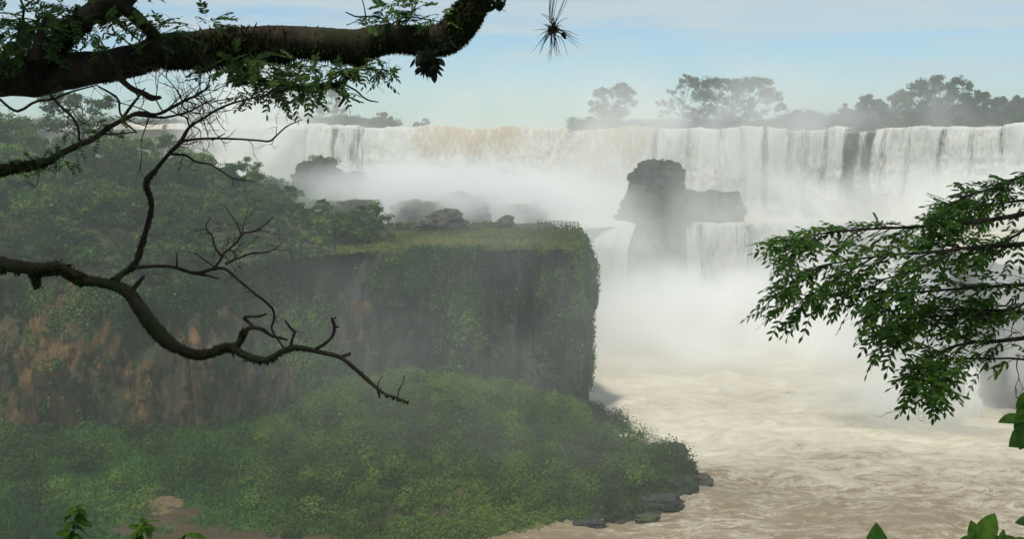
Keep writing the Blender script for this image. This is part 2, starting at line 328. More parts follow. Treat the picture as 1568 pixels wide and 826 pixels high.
ledge = np.maximum(0, fbm(G * [.06, .06, .22], 3, 17)) * 2.5
env_c = np.where(isC, np.sin(np.pi * np.clip(tt, .0, 1)) ** .4, 0)
G += O3 * (env_c * (crag + blk + 0.5))[..., None]
# overhanging nose at the right corner
nose = smooth(tpar, 9.5, 11)[:, None] * isC * np.exp(-((tt[None] - .8) / .2) ** 2) * 1.2
G += O3 * nose[..., None]
lump = fbm(G * [.11, .11, .11], 4, 5) * 3.6 + np.abs(fbm(G * [.3, .3, .3], 3, 6)) * 1.6
envT = np.where(isT, np.clip(tt * 6, 0.15, 1) * np.clip((1 - tt) * 8, 0, 1), 0)
G[..., 2] += envT * lump * (.55 + .45 * (1 - leftness))
hl = fbm(G * [.035, .035, .02], 4, 8) * 12 * leftness + fbm(G * [.15, .15, .1], 3, 12) * (.7 + 3 * leftness)
G[..., 2] += np.where(isH | (zone == 4)[None, :], np.clip(np.where(isH, tt, 1) * 6, 0, 1) * hl, 0)
# rocky toe at the water
toe = isT * (tt[None] < .25) * (tt[None] > 0)
G[..., 2] += toe * np.maximum(0, fbm(G * [.35, .35, .35], 3, 44)) * 4 * smooth(tpar, 8.5, 10)[:, None]
GN = np.cross(np.gradient(G, axis=0), np.gradient(G, axis=1)); GN = unit(GN)
GN *= np.sign(GN[..., 2:3] + (GN * O3).sum(-1, keepdims=True) * 1.0 + 1e-6)
faces = grid_faces(NU, NV)
me = mesh_np("left_cliff", G.reshape(-1, 3), faces, [M_CLIFF, M_SOIL, M_GREY], True)
fj = (faces[:, 0] % NV); fi = faces[:, 0] // NV
mi = np.where(zone[fj] == 2, np.where(tpar[fi] + fbm(G.reshape(-1, 3)[faces[:, 0]] * .1, 3, 2) * 3 < 6.0, 0, 2), 1)
mi = np.where((zone[fj] == 1) & (tt[fj] < .10) & (tpar[fi] > 8.5), 2, mi)
me.polygons.foreach_set("material_index", mi.astype(np.int32))
link("cliff", me, kind="structure")

HG_ = G[:, j_top:j_end].reshape(-1, 3) if False else G[:, 6 + nT + nF:6 + nT + nF + nH].reshape(-1, 3)
def gz(p): return HG_[np.argmin((HG_[:, 0] - p[0]) ** 2 + (HG_[:, 1] - p[1]) ** 2), 2]
# ------------------------------------------------------------------ scatter foliage
def quads(P, D, S, sx, sy):
    "leaf cards: centre P, long axis D, side axis S"
    D = unit(D) * np.asarray(sx)[:, None]; S = unit(S) * np.asarray(sy)[:, None]
    V = np.stack([P - D, P + S - D * .1, P + D, P - S - D * .1], 1).reshape(-1, 3)
    return V, np.arange(len(V)).reshape(-1, 4)
def rdir(n): return unit(rng.normal(size=(n, 3)))
def bushes(cent, rad, per, size, flat_=.7, tintc=None, up=None, hemi=True, vert=0.0, jit=.22, el=1.6, lo=.55, hi=1.05):
    "leaf cards on the shells of many lumps; cent (n,3), rad (n,)"
    n = len(cent); idx = np.repeat(np.arange(n), per)
    d = rdir(len(idx)); 
    if hemi: d[:, 2] = np.abs(d[:, 2]) * 1.0 - .15
    rr = rad[idx] * rng.uniform(lo, hi, len(idx)) * (1 + .35 * fbm(d * 2.3 + idx[:, None] * 3.1, 2, 5))
    off = d * rr[:, None]; off[:, 2] *= flat_
    P = cent[idx] + off
    D = unit(np.cross(d, rdir(len(idx))) + rdir(len(idx)) * .45 + [0, 0, vert]); S = np.cross(D, unit(rdir(len(idx)) * .45 + d))
    sz = size * rng.uniform(.55, 1.3, len(idx))
    V, Fq = quads(P, D, S, sz * el * .6, sz * .6)
    tc_ = (tintc if tintc is not None else rng.random(n))
    tint = np.clip(tc_[idx] + rng.normal(0, jit, len(idx)), 0, 1)
    return V, Fq, tint
def joinq(parts):
    Vs, Fs, Ts = [], [], []; o = 0
    for V, Fq, T in parts: Vs.append(V); Fs.append(Fq + o); Ts.append(T); o += len(V)
    return np.vstack(Vs), np.vstack(Fs), np.concatenate(Ts)
def sample_grid(n, jlo, jhi, wfun=None, ilo=0, ihi=None):
    ihi = ihi or NU - 1
    # area weights
    i = rng.integers(ilo, ihi, n * 4); j = rng.integers(jlo, jhi - 1, n * 4)
    a = np.linalg.norm(np.cross(G[i + 1, j] - G[i, j], G[i, j + 1] - G[i, j]), axis=-1)
    a = a / np.percentile(a, 97)
    wgt = a * (wfun(i, j) if wfun else 1)
    keep = rng.random(len(i)) < wgt; i, j = i[keep][:n], j[keep][:n]
    u = rng.random((len(i), 1)); v = rng.random((len(i), 1))
    P = (G[i, j] * (1 - u) * (1 - v) + G[i + 1, j] * u * (1 - v) + G[i, j + 1] * (1 - u) * v + G[i + 1, j + 1] * u * v)
    return P, GN[i, j], i, j
j1, j2, j3, j4 = 6, 6 + nT, 6 + nT + nF, 6 + nT + nF + nH
ivis = np.searchsorted(tpar, 0.6)

# talus shrubs (right of the meadow)
def wt(i, j):
    P = G[i, j]; m = smooth(tpar[i], 4.0, 5.6) + .25 * (fbm(P * .05, 3, 77) > .02)
    bare = fbm(P * .12, 3, 71) < -.30
    toe_ = (tt[j] < .06) & (tpar[i] > 8.5)
    return np.clip(m, 0, 1) * np.where(bare, .12, 1) * np.where(toe_, .25, 1)
P, Nn_, i_, j_ = sample_grid(6200, j1, j2 + 4, wt, ivis)
rad = .45 + 2.0 * rng.random(len(P)) ** 2.2
tn = np.clip(.44 + fbm(P * .07, 4, 21) * 1.1 + rng.normal(0, .15, len(P)), 0, 1)
parts = [bushes(P + [0, 0, .1], rad, 95, .17, .8, tn, jit=.06)]
V, Fq, T = joinq(parts)
P3, _, i3, j3_ = sample_grid(620, j1 + 3, j2, wt, ivis); r3 = 1.0 + 2.4 * rng.random(len(P3)) ** 1.6 * np.where(tt[j3_] < .15, .5, 1)
P4, _, i4, j4_ = sample_grid(150, j1 + 8, j2 - 4, wt, ivis); r4 = rng.uniform(1.6, 2.9, len(P4))
tall = bushes(P4 + [0, 0, .5], r4, 420, .23, 1.15, rng.choice([.1, .25, .5, .85], len(P4)), jit=.08, lo=.3, hi=1.2)
Pd = np.array([at(rng.uniform(-60, 150), 655, rng.uniform(160, 178)) * [1, 1, 0] + [0, 0, rng.uniform(4.5, 7)] for _ in range(26)])
V, Fq, T = joinq([(V, Fq, T), tall, bushes(P3 - [0, 0, .3], r3, 300, .19, .85, np.clip(.42 + fbm(P3 * .07, 4, 21) * .9 + rng.normal(0, .24, len(P3)), 0, 1), jit=.05), bushes(Pd, rng.uniform(1.5, 3.2, len(Pd)), 300, .25, .9, rng.uniform(.05, .3, len(Pd)), jit=.07)])
link("talus_shrubs", mesh_np("talus_shrubs", V, Fq, [M_TALUS], face_attr={"tint": T}), kind="stuff", label="low olive green shrubs carpeting the rubble slope below the cliff", cat="shrubs")
# meadow
def wm(i, j):
    P = G[i, j]; m = 1 - smooth(tpar[i], 4.6, 6.0)
    sand = (np.hypot(P[:, 0] - atz(240, 775)[0], (P[:, 1] - atz(240, 775)[1]) * .8) < 3.0)
    return m * np.where(sand, .03, 1) * np.where(tt[j] < .02, .1, 1)
P, Nn_, i_, j_ = sample_grid(7000, j1, j2 + 2, wm, ivis)
rad = rng.uniform(.4, 1.3, len(P)); tn = np.clip(.52 + fbm(P * .06, 4, 51) * 1.0 + rng.normal(0, .08, len(P)), 0, 1)
a = bushes(P, rad, 44, .22, .7, tn, vert=1.3, el=2.6, jit=.09)
V, Fq, T = joinq([a])
link("meadow_grass", mesh_np("meadow_grass", V, Fq, [M_MEADOW], face_attr={"tint": T}), kind="stuff", label="tall lush green grass on the flat below the brown cliff", cat="grass")
# cliff vines : hang on the face, dense at the top and on the right
def wv(i, j):
    P = G[i, j]; t = tt[j]; tp = tpar[i]
    top = smooth(t, .62, .95)
    right = smooth(tp, 4.2, 6.0)
    gap = smooth(fbm(P * [.13, .13, .05], 4, 61) + .25 * (t - .45), -.06, .10)
    return np.clip(np.maximum(top * 1.1, right * (.35 + .65 * t)) * gap * .95 + .05, 0, 1)
P, Nn_, i_, j_ = sample_grid(7000, j2 - 2, j3 + 2, wv, ivis)
rad = rng.uniform(.35, 1.35, len(P)); tn = np.clip(.36 + fbm(P * [.08, .08, .05], 4, 81) * 1.5 + rng.normal(0, .1, len(P)), 0, 1)
a = bushes(P + Nn_ * .2, rad, 50, .27, 1.3, tn, hemi=False, vert=-.8)
V, Fq, T = joinq([a])
link("cliff_vines", mesh_np("cliff_vines", V, Fq, [M_FOREST], face_attr={"tint": T}), kind="stuff", label="hanging green creepers and bushes clinging to the cliff face", cat="creepers")
# hillside forest
def wf(i, j):
    return (1 - smooth(tpar[i], 5.6, 6.6)) * np.ones(len(i))
P, Nn_, i_, j_ = sample_grid(780, j3 - 6, j4 + 8, wf, ivis)
parts = []
cr = rng.uniform(1.6, 4.2, len(P)) * (1 - .6 * smooth(tpar[i_], 3.2, 5.8)); tn = np.clip(.38 + fbm(P * .04, 3, 91) * 1.3 + rng.normal(0, .15, len(P)), 0, 1)
cc = P + np.stack([np.zeros(len(P)), np.zeros(len(P)), cr * .6 + rng.uniform(0, 2.0, len(P))], 1)
sub_c, sub_r, sub_t = [], [], []
for q in range(9):
    d = rdir(len(P)); d[:, 2] = np.abs(d[:, 2]) * .9
    sub_c.append(cc + d * (cr * .75)[:, None]); sub_r.append(cr * rng.uniform(.28, .55, len(P))); sub_t.append(np.clip(tn + rng.normal(0, .14, len(P)), 0, 1))
sub_c = np.vstack(sub_c); sub_r = np.concatenate(sub_r); sub_t = np.concatenate(sub_t)
a = bushes(sub_c, sub_r, 44, .34, .8, sub_t)
P2, _, i2_, _ = sample_grid(2600, j3 - 8, j4 + 8, wf, ivis)
b = bushes(P2, rng.uniform(.8, 2.0, len(P2)) * (1 - .5 * smooth(tpar[i2_], 3.5, 6)), 40, .34, .8, np.clip(.35 + fbm(P2 * .05, 3, 95) * 1.4, 0, 1))
V, Fq, T = joinq([a, b])
link("hillside_forest", mesh_np("hillside_forest", V, Fq, [M_FOREST], face_attr={"tint": T}), kind="stuff", label="dense hazy green forest covering the hillside above the cliff", cat="forest")
# plateau grass
def wg(i, j): return smooth(tpar[i], 5.0, 6.2) * np.where(tpar[i] > 13.5, 0, 1)
P, _, _, _ = sample_grid(7000, j3 - 3, j4, wg, ivis)
tn = np.clip(.5 + fbm(P * .08, 3, 55) * 1.6, 0, 1)
a = bushes(P, rng.uniform(.25, .6, len(P)), 26, .2, .9, tn, vert=1.6, el=2.2)
P5, _, _, _ = sample_grid(260, j3 - 4, j3 + 10, lambda i, j: (tpar[i] > 5.8) * (fbm(G[i, j] * .15, 3, 66) > -.05) * 1.0, ivis)
V, Fq, T = joinq([a, bushes(P5, rng.uniform(.4, 1.25, len(P5)), 90, .2, .9, rng.uniform(0, .45, len(P5)), jit=.08)])
link("plateau_grass", mesh_np("plateau_grass", V, Fq, [M_PLATEAU], face_attr={"tint": T}), kind="stuff", label="yellow green grass and low bushes covering the flat top of the cliff", cat="grass")

# ------------------------------------------------------------------ FAR CLIFF with terrace, upper river
lip = [  # px, py of lip, Y lip, Y of lower edge, z of lower edge, px of lower edge
 (-420, 196, 575, 300, 28, -420), (-100, 194, 560, 300, 28, -100), (170, 190, 535, 300, 28, 170), (340, 190, 508, 300, 28, 340), (480, 191, 472, 300, 28, 480),
 (560, 195, 460, 300, 28, 560), (760, 197, 445, 300, 28, 760), (880, 198, 430, 318, 27, 878), (960, 198, 412, 331, 27, 962), (1006, 199, 404, 335, 27.5, 1006),
 (1120, 197, 396, 337, 27.5, 1120), (1240, 198, 388, 337, 27.5, 1240), (1330, 199, 378, 333, 27.5, 1330), (1420, 196, 366, 300, 27.5, 1400), (1568, 191, 346, 240, 27, 1500),
 (1800, 188, 325, 205, 27, 1800), (2100, 186, 310, 185, 27, 2200)]
KL = np.array([np.concatenate([at(a, b, c), at(f_, 350, d) * [1, 1, 0] + [0, 0, e]]) for a, b, c, d, e, f_ in lip])
NL = 1500
KS = catmull(KL, NL); lippar = np.interp(np.linspace(0, len(lip) - 1, NL), np.arange(len(lip)), [q[0] for q in lip])
LP = KS[:, :3]; LL = KS[:, 3:]
s_arc = np.concatenate([[0], np.cumsum(np.linalg.norm(np.diff(LP[:, :2], axis=0), axis=1))])
tang = unit(np.gradient(LP[:, :2], axis=0)); nrm = np.stack([tang[:, 1], -tang[:, 0]], 1)    # towards the camera
kk = 20; nrm = unit(np.stack([np.convolve(np.pad(nrm[:, q], kk, mode='edge'), np.ones(2 * kk + 1) / (2 * kk + 1), 'valid') for q in (0, 1)], -1))
N3 = np.concatenate([nrm, np.zeros((NL, 1))], 1)
wob = (fbm(np.stack([s_arc * .05, s_arc * 0, s_arc * 0], 1), 4, 14) * 13)[:, None] * N3      # the lip meanders a little
LPw = LP + wob
base_z = 27.5
sub = slice(0, NL, 3); nL2 = len(LPw[sub])
def rowset(P0, P1, n, e=False): return loft(P0, P1, n, e=e)
lt = LPw[sub] - N3[sub] * 2.5; lt[:, 2] -= 1.2
far_back = lt.copy(); far_back[:, 1] = 860; far_back[:, 2] += 0
lb = LPw[sub] + N3[sub] * 1.0; lb[:, 2] = base_z
le = LL[sub].copy()
lf = le.copy(); lf[:, 1] -= 5; lf[:, 2] = -2
R_ = np.concatenate([rowset(far_back, lt, 6), rowset(lt, lb, 50), rowset(lb, le, 30), rowset(le, lf, 40, e=True)], 1)
nv2 = R_.shape[1]; zn = np.concatenate([np.zeros(6), np.ones(50), np.full(30, 2), np.full(40, 3)])
FCd = R_ + N3[sub][:, None] * (np.where((zn == 1) | (zn == 3), 1, 0)[None] * (fbm(R_ * [.15, .15, .06], 4, 23) * 5 + np.round(fbm(R_ * [.3, .3, .12], 2, 24) * 6) / 6 * 2.5 - 1.0))[..., None]
FCd[..., 2] += (zn == 2)[None] * (fbm(R_ * [.06, .06, .06], 4, 25) * 4 - 1.2)
fcf = grid_faces(nL2, nv2)
link("far_cliff", mesh_np("far_cliff", FCd.reshape(-1, 3), fcf, [M_GREY], True), kind="structure")
# basin water on the terrace and the upper river
def sheet(name, x0, x1, y0, y1, z, nx, ny, foamf, amp=.25, seed=1):
    xs = np.linspace(x0, x1, nx); ys = np.linspace(y0, y1, ny); XX, YY = np.meshgrid(xs, ys, indexing='ij')
    Pq = np.stack([XX, YY, np.full_like(XX, z)], -1)
    Pq[..., 2] += amp * (fbm(np.stack([XX * .12, YY * .2, XX * 0], -1), 4, seed) * 2 + np.abs(fbm(np.stack([XX * .5, YY * .8, XX * 0], -1), 3, seed + 4)) * 1.0)
    return mesh_np(name, Pq.reshape(-1, 3), grid_faces(nx, ny), [M_WATER], True, pt_attr={"foam": foamf(XX, YY).ravel()})
link("upper_river", sheet("upper_river", -420, 420, 470, 858, 58.2, 60, 30, lambda x, y: x * 0 + .1), kind="structure")
# terrace basin : strip between falls base and lower lip
ba = LPw[sub] + N3[sub] * 0; ba[:, 2] = 28.0; bb = le.copy(); bb[:, 2] = 28.0
Bs = loft(ba, bb, 40, e=True); Bs[..., 2] += np.abs(fbm(Bs * [.2, .2, 0], 4, 65)) * 1.6
link("terrace_pool", mesh_np("terrace_pool", Bs.reshape(-1, 3), grid_faces(nL2, 40), [M_WATER], True, pt_attr={"foam": np.full(nL2 * 40, .22)}), kind="structure")

# lower river
def foam(x, y):
    f = smooth(y, 146, 205) * .38 - .175 + .25 * fbm(np.stack([x * .035, y * .07, x * 0], -1), 4, 19) + .1 * smooth(x, 5, -30)*0
    rightb = smooth(x, 40, 75) * (1 - smooth(y, 150, 175)) * .12
    left = smooth(-x, 5, 30) * (1 - smooth(y, 158, 176)) * .5
    return f + rightb - left
link("river", sheet("river", -160, 300, 95, 345, 0.0, 620, 420, foam, amp=.75, seed=3), kind="structure")

# ------------------------------------------------------------------ waterfalls
def curtain(name, pxa, pxb, drop, label, top=None, coverf=None, ochref=None, fwd=1.0, lipz=None, bottom=None, seed=0, group="waterfalls of the gorge", path=None, up=.8, rough=1.0):
    "falling water sheet along the lip (or a given path) from px pxa to pxb"
    if path is None:
        i0 = np.searchsorted(lippar, pxa); i1 = np.searchsorted(lippar, pxb); Pth = LPw[i0:i1]; nn = N3[i0:i1]; ss = s_arc[i0:i1]; pp = lippar[i0:i1]
        m = max(8, int((ss[-1] - ss[0]) / .42)); q = np.linspace(0, len(Pth) - 1, m)
        f = lambda A: np.stack([np.interp(q, np.arange(len(A)), A[:, c]) for c in range(A.shape[1])], 1)
        Pth, nn = f(Pth), unit(f(nn)); ss = np.interp(q, np.arange(len(ss)), ss); pp = np.interp(q, np.arange(len(pp)), pp)
    else:
        ln = sum(np.linalg.norm(np.diff(path, axis=0), axis=1)); m = max(8, int(ln / .42)); Pth = catmull(path, m)
        tg = unit(np.gradient(Pth[:, :2], axis=0)); nn = np.concatenate([tg[:, 1:2], -tg[:, :1], np.zeros((m, 1))], 1)
        ss = np.linspace(0, ln, m) + seed * 50; pp = 784 + Pth[:, 0] / Pth[:, 1] * F
    nvv = max(12, int(drop / .5)); hv = np.linspace(-4.0, drop, nvv)
    D = hv[None, :] + np.zeros((m, 1)); S = ss[:, None] + 0 * D
    st = np.stack([S * .30, D * .035 + 0 * S, 0 * S + seed], -1); fine = np.stack([S * 1.1, D * .12 + 0 * S, 0 * S + seed], -1)
    bil = np.stack([S * .35, D * .3 + 0 * S, 0 * S + seed], -1)
    fall = np.clip(D, 0, None)
    # parabolic throw near the lip; behind the lip (D<0) the sheet lies on the river
    thr = fwd * (1.6 * np.sqrt(np.clip(fall, 0, 6) / 6) + fall * .06)
    disp = thr + rough * (fbm(st, 4, 41) * 3.4 + fbm(fine, 4, 42) * 1.3) * smooth(fall, 0, 5) + rough * np.abs(fbm(bil, 4, 43)) * 2.2 * smooth(fall, 2, 16)
    V = Pth[:, None, :] + nn[:, None, :] * (disp + np.where(D < 0, D * 1.5, 0))[..., None]
    notch = fbm(np.stack([S * .12, 0 * S, 0 * S + seed], -1), 4, 47) * 2.0
    V[..., 2] = Pth[:, None, 2] - fall + np.where(D < 0, -.04 * D, 0) + notch * (1 - smooth(fall, 0, 5)) + np.abs(fbm(fine * [2, 3, 1], 3, 48)) * up * (1 - smooth(fall, 0, 3))
    pw = pp[:, None] + 7 * fbm(np.stack([S * .15, D * .09, 0 * S], -1), 3, 49) + .12 * D * np.sign(fbm(np.stack([S * .05, 0 * S, 0 * S], -1), 1, 50))
    cov = coverf(pw, D, S) if coverf else .9 + 0 * S
    och = ochref(pp[:, None] + 0 * D, D, S) if ochref else -.8 + 0 * S
    cov = np.broadcast_to(cov, V.shape[:2]); och = np.broadcast_to(och, V.shape[:2])
    uv = np.stack([S, D + 0 * S], -1).reshape(-1, 2)
    me_ = mesh_np(name, V.reshape(-1, 3), grid_faces(m, nvv), [M_FALLS], True, pt_attr={"cover": cov.ravel(), "ochre": och.ravel()}, uv=uv)
    c0 = Pth.mean(0); c0[2] -= drop
    return link(name, me_, label=label, cat="waterfall", group=group, loc=tuple(c0))
def bands(pp, lst):
    "narrow dry bands (px, half-width px, strength)"
    r = 0
    for c, h, a in lst: r = r + a * np.exp(-((pp - c) / h) ** 2)
    return r
nf = lambda S, D, k=.09, v=.03, sd=7: fbm(np.stack([S * k, D * v, 0 * S], -1), 4, sd)
curtain("waterfall", 60, 385, 33, "distant cream waterfall seen behind the bare twigs at upper left", seed=3,
        coverf=lambda p, D, S: 1.05 - bands(p, [(240, 5, .8), (305, 7, .9)]), ochref=lambda p, D, S: -.5 + .7 * (1 - smooth(D, 2, 14)))
curtain("waterfall", 385, 560, 32, "pale waterfall half hidden in the rising spray left of the ochre curtain", seed=3,
        coverf=lambda p, D, S: 1.0 - bands(p, [(468, 7, .9), (529, 6, 1.2), (556, 6, .7)]) + .3 * nf(S, D), ochref=lambda p, D, S: -.6 + .8 * np.exp(-((p - 505) / 20) ** 2))
curtain("waterfall", 560, 1005, 31, "broad ochre tinted waterfall curtain plunging into the mist at the centre", seed=3,
        coverf=lambda p, D, S: 1.35 - .5 * np.exp(-((p - 575) / 14) ** 2) - .9 * np.exp(-((p - 1006) / 5) ** 2),
        ochref=lambda p, D, S: -.65 + smooth(p, 590, 680) * (1.25 + 1.1 * nf(S, D, .12, .05, 77)) * (1 - smooth(D + 9 * nf(S, D, .15, .06, 78), 5, 20)) + .12 * smooth(p, 600, 700))
curtain("waterfall", 1005, 1171, 30, "white streaked waterfall right behind the tree topped rock", seed=3,
        coverf=lambda p, D, S: .95 - bands(p, [(1007, 6, 1.0), (1060, 8, .3), (1108, 10, .5), (1140, 6, .4), (1172, 6, 1.1)]) + .15 * smooth(D, 12, 30) + .5 * nf(S, D), ochref=lambda p, D, S: -.7 + .3 * (1 - smooth(D, 1, 8)) + 0 * p)
curtain("waterfall", 1171, 1303, 30, "white waterfall between two dark wet rock gaps", seed=3,
        coverf=lambda p, D, S: .95 - bands(p, [(1171, 6, 1.1), (1205, 6, .4), (1262, 6, .4), (1234, 5, .3), (1306, 10, .9)]) + .15 * smooth(D, 12, 30) + .5 * nf(S, D))
curtain("waterfall", 1303, 1342, 30, "thin isolated strand of water inside the dark rock gap", seed=3,
        coverf=lambda p, D, S: -.02 + .75 * np.exp(-((p - 1321) / 8) ** 2) + .2 * smooth(D, 14, 26) + .5 * nf(S, D))
curtain("waterfall", 1342, 1980, 31, "wide creamy waterfall along the right edge above the leafy branch", seed=3,
        coverf=lambda p, D, S: 1.0 - bands(p, [(1342, 6, .9), (1365, 6, .4), (1450, 9, .7), (1402, 6, .4), (1500, 9, .3), (1545, 7, .4)]) + .15 * smooth(D, 12, 30) + .5 * nf(S, D), ochref=lambda p, D, S: -.38 + .6 * nf(S, D, .07))
low = lambda a, b, z=28.6: np.array([np.array([np.interp(p, [q[5] for q in lip], LLk) for LLk in (KL[:, 3], KL[:, 4], KL[:, 5])]) for p in np.linspace(a, b, 9)]) * [1, 1, 0] + [0, -1.5, z]
curtain("waterfall", 0, 0, 29, "lower tier curtain of thin white strands beside the dark rock", path=low(1048, 1400), seed=8,
        coverf=lambda p, D, S: .74 - bands(p, [(1075, 5, .3), (1150, 7, .3)]) + 0 * D, fwd=.7)
ch = np.array([at(872, 335, 345), at(900, 335, 338), at(930, 335, 334), at(958, 345, 332), at(975, 350, 331)]); ch[:, 2] = [30, 29, 29, 29, 28]
curtain("waterfall", 0, 0, 30, "steep foaming white chute between the cliff nose and the dark rock", path=ch, seed=9, fwd=6.0, coverf=lambda p, D, S: 1.4 + 0 * p + 0 * D, rough=1.6)

# ------------------------------------------------------------------ rocks
def rock(name, c, r, seed, mat, parent=None, label=None, cat=None, group=None, nu=56, nv=34, amp=.35, squash=1.0, prof=None, kind=None):
    th = np.linspace(0, 2 * np.pi, nu, endpoint=False)[:, None]; ph = np.linspace(-np.pi / 2, np.pi / 2, nv)[None, :]
    d = np.stack([np.cos(th) * np.cos(ph), np.sin(th) * np.cos(ph), np.sin(ph) + 0 * th], -1)
    boxy = np.abs(d).max(-1, keepdims=True); dd = d / boxy ** .25
    nz = fbm(d * 1.4 + seed * 7.3, 6, seed, .66) * 2.4 * amp + np.round(fbm(d * 2.4 + seed, 2, seed + 9) * 5) / 5 * amp * .8
    V = dd * (1 + nz)[..., None]
    if prof is not None:
        f = np.interp(V[..., 2], [q[0] for q in prof], [q[1] for q in prof]); V[..., :2] *= f[..., None]
    V = V * np.asarray(r) + np.asarray(c)
    me_ = mesh_np(name, V.reshape(-1, 3), grid_faces(nu, nv, True), [mat], True)
    o = link(name, me_, parent, label, cat, group, kind, loc=(tuple(np.asarray(c) - [0, 0, r[2]]) if parent is None else None))
    return o, V
def empty(name, loc, label=None, cat=None, group=None):
    o = bpy.data.objects.new(name, None); COL.objects.link(o); o.location = loc; o.empty_display_size = .3; tag(o, label, cat, group); return o
def child(name, me, parent):
    "link a mesh given in world space under an unrotated parent"
    o = bpy.data.objects.new(name, me); COL.objects.link(o); o.parent = parent
    me.transform(Matrix.Translation(-parent.location)); return o
def crown(cs, per, size, mat, name="foliage", parent=None, tint=.4, hemi=False, flat_=.8, tv=.15, jit=.2, vert=0, lo=.55, hi=1.05):
    cs = np.asarray(cs, float); a = bushes(cs[:, :3], cs[:, 3], per, size, flat_, np.clip(tint + rng.normal(0, tv, len(cs)), 0, 1), hemi=hemi, jit=jit, vert=vert, lo=lo, hi=hi)
    return child(name, mesh_np(name, a[0], a[1], [mat], face_attr={"tint": a[2]}), parent)

# rock with trees in front of the falls
e = empty("rock_outcrop", tuple(at(1010, 350, 338) * [1, 1, 0] + [0, 0, 26]), "dark mushroom shaped rock pillar topped with bushes before the white falls", "rock outcrop")
def mrock(c, r, seed, nm="rock_body", **k):
    o, V = rock(nm, c, r, seed, M_GREY, **k); return o
blobs = [  # px, py, Y, rx, ry, rz (m)
 (1006, 272, 338, 7.6, 6, 5.0), (985, 287, 338, 4.0, 4, 3.2), (1012, 300, 338, 8.2, 6, 5.2), (1000, 332, 338, 10, 7, 7), (975, 320, 337, 4.5, 5, 5),
 (1045, 325, 345, 8, 6, 6.0), (1085, 322, 346, 8.5, 6, 5.6), (1115, 325, 347, 5, 5, 4.6)]
Vs, Fs, o_ = [], [], 0
def blobmesh(blobs, name, mat, parent, amp=.42, seed0=100, nu=48, nv=30):
    Vs, Fs, o_ = [], [], 0
    for q, (px, py, Y, rx, ry, rz) in enumerate(blobs):
        c = at(px, py, Y)
        th = np.linspace(0, 2 * np.pi, nu, endpoint=False)[:, None]; ph = np.linspace(-np.pi / 2, np.pi / 2, nv)[None, :]
        d = np.stack([np.cos(th) * np.cos(ph), np.sin(th) * np.cos(ph), np.sin(ph) + 0 * th], -1)
        dd = d / np.abs(d).max(-1, keepdims=True) ** .2
        V = dd * (1 + fbm(d * 1.7 + q * 9 + seed0, 4, seed0 + q) * 2 * amp)[..., None] * [rx, ry, rz] + c
        Vs.append(V.reshape(-1, 3)); Fs.append(grid_faces(nu, nv, True) + o_); o_ += nu * nv
    return child(name, mesh_np(name, np.vstack(Vs), np.vstack(Fs), [mat], True), parent)
blobmesh(blobs, "rock_body", M_GREY, e)
blobmesh([(1000, 395, 334, 9, 6, 13), (985, 380, 333, 6, 5, 8), (1022, 420, 333, 6, 5, 9)], "rock_foot", M_GREY, e, seed0=140)
cs = []
for px, py, Y, rx, ry, rz in blobs:
    c = at(px, py, Y)
    for q in range(70):
        d = rdir(1)[0]; d[1] = -abs(d[1]) * .7 - .2 if rng.random() < .6 else d[1]; d = d / np.linalg.norm(d); 
        cs.append([*(c + d * [rx, ry, rz] * rng.uniform(.95, 1.08)), rng.uniform(.4, 1.3)])
for q in range(50):
    c = at(rng.uniform(966, 1036), rng.uniform(355, 440), rng.uniform(326, 330)); cs.append([*c, rng.uniform(.5, 1.3)])
crown(cs, 50, .36, M_FAR, parent=e, tint=.45)

# rocks at the foot of the right curtain
for q, (px, py, Y, r, lab) in enumerate([
  (1240, 302, 372, (2.0, 2.0, 2.2), "small dark knob of rock standing in the spray of the falls"),
  (1262, 322, 366, (6, 4, 3.2), "long dark rock ledge under the wet gap of the right falls"),
  (1325, 318, 362, (8, 4, 5), "broad dark rock buttress at the foot of the wet gap"),
  (1190, 330, 368, (4, 3, 1.5), "low wet rock step with white water pouring over its left part")]):
    rock("rock", at(px, py, Y), r, 200 + q, M_GREY, label=lab, cat="rock", group="rocks at the foot of the falls", amp=.45)

# rocks on and behind the plateau
def vrock(px, py, Y, r, seed, label, name="boulder", veg=None, mat=M_BOULDER, prof=None, group="boulders behind the cliff top", tint=.6):
    c = at(px, py, Y); e = empty(name, tuple(c - [0, 0, r[2]]), label, "boulder", group)
    th = None
    o, V = rock("rock", c, r, seed, mat, parent=None, prof=prof); 
    o.parent = e; o.location = Vector(o.location) - e.location
    if veg:
        cs = [[*(c + np.array([rng.uniform(-1, 1) * r[0] * veg[0] + veg[2], rng.uniform(-1, 1) * r[1] * .6, r[2] * rng.uniform(.75, 1.02)])), rng.uniform(.3, .7) * veg[1]] for _ in range(16)]
        crown(cs, 60, .25, M_TALUS, parent=e, tint=tint)
    return e
vrock(683, 340, 223, (4.0, 2.6, 2.2), 301, "large grey boulder with a mossy green cap on the cliff top grass", veg=(.4, 1.0, .4))
vrock(653, 348, 224, (2.4, 1.6, 1.0), 306, "low flat grey boulder leaning beside the mossy capped one")
vrock(775, 343, 222, (1.75, 1.5, 1.5), 302, "rounded grey boulder with a tiny bush on top near the railing", veg=(.3, .5, 0))
vrock(598, 313, 300, (4.0, 3.5, 3.6), 303, "square dark boulder looming out of the mist behind the shrubs", mat=M_GREY, veg=(.7, 1, 0))
vrock(488, 280, 330, (7.5, 6, 7.6), 304, "tall dark crag rising into the spray at the left", mat=M_GREY, veg=(.8, 2, 0))
vrock(540, 292, 345, (7.5, 6, 5.0), 305, "faint crag almost lost in the mist beside the tall crag", mat=M_GREY, veg=(.7, 2, 0))
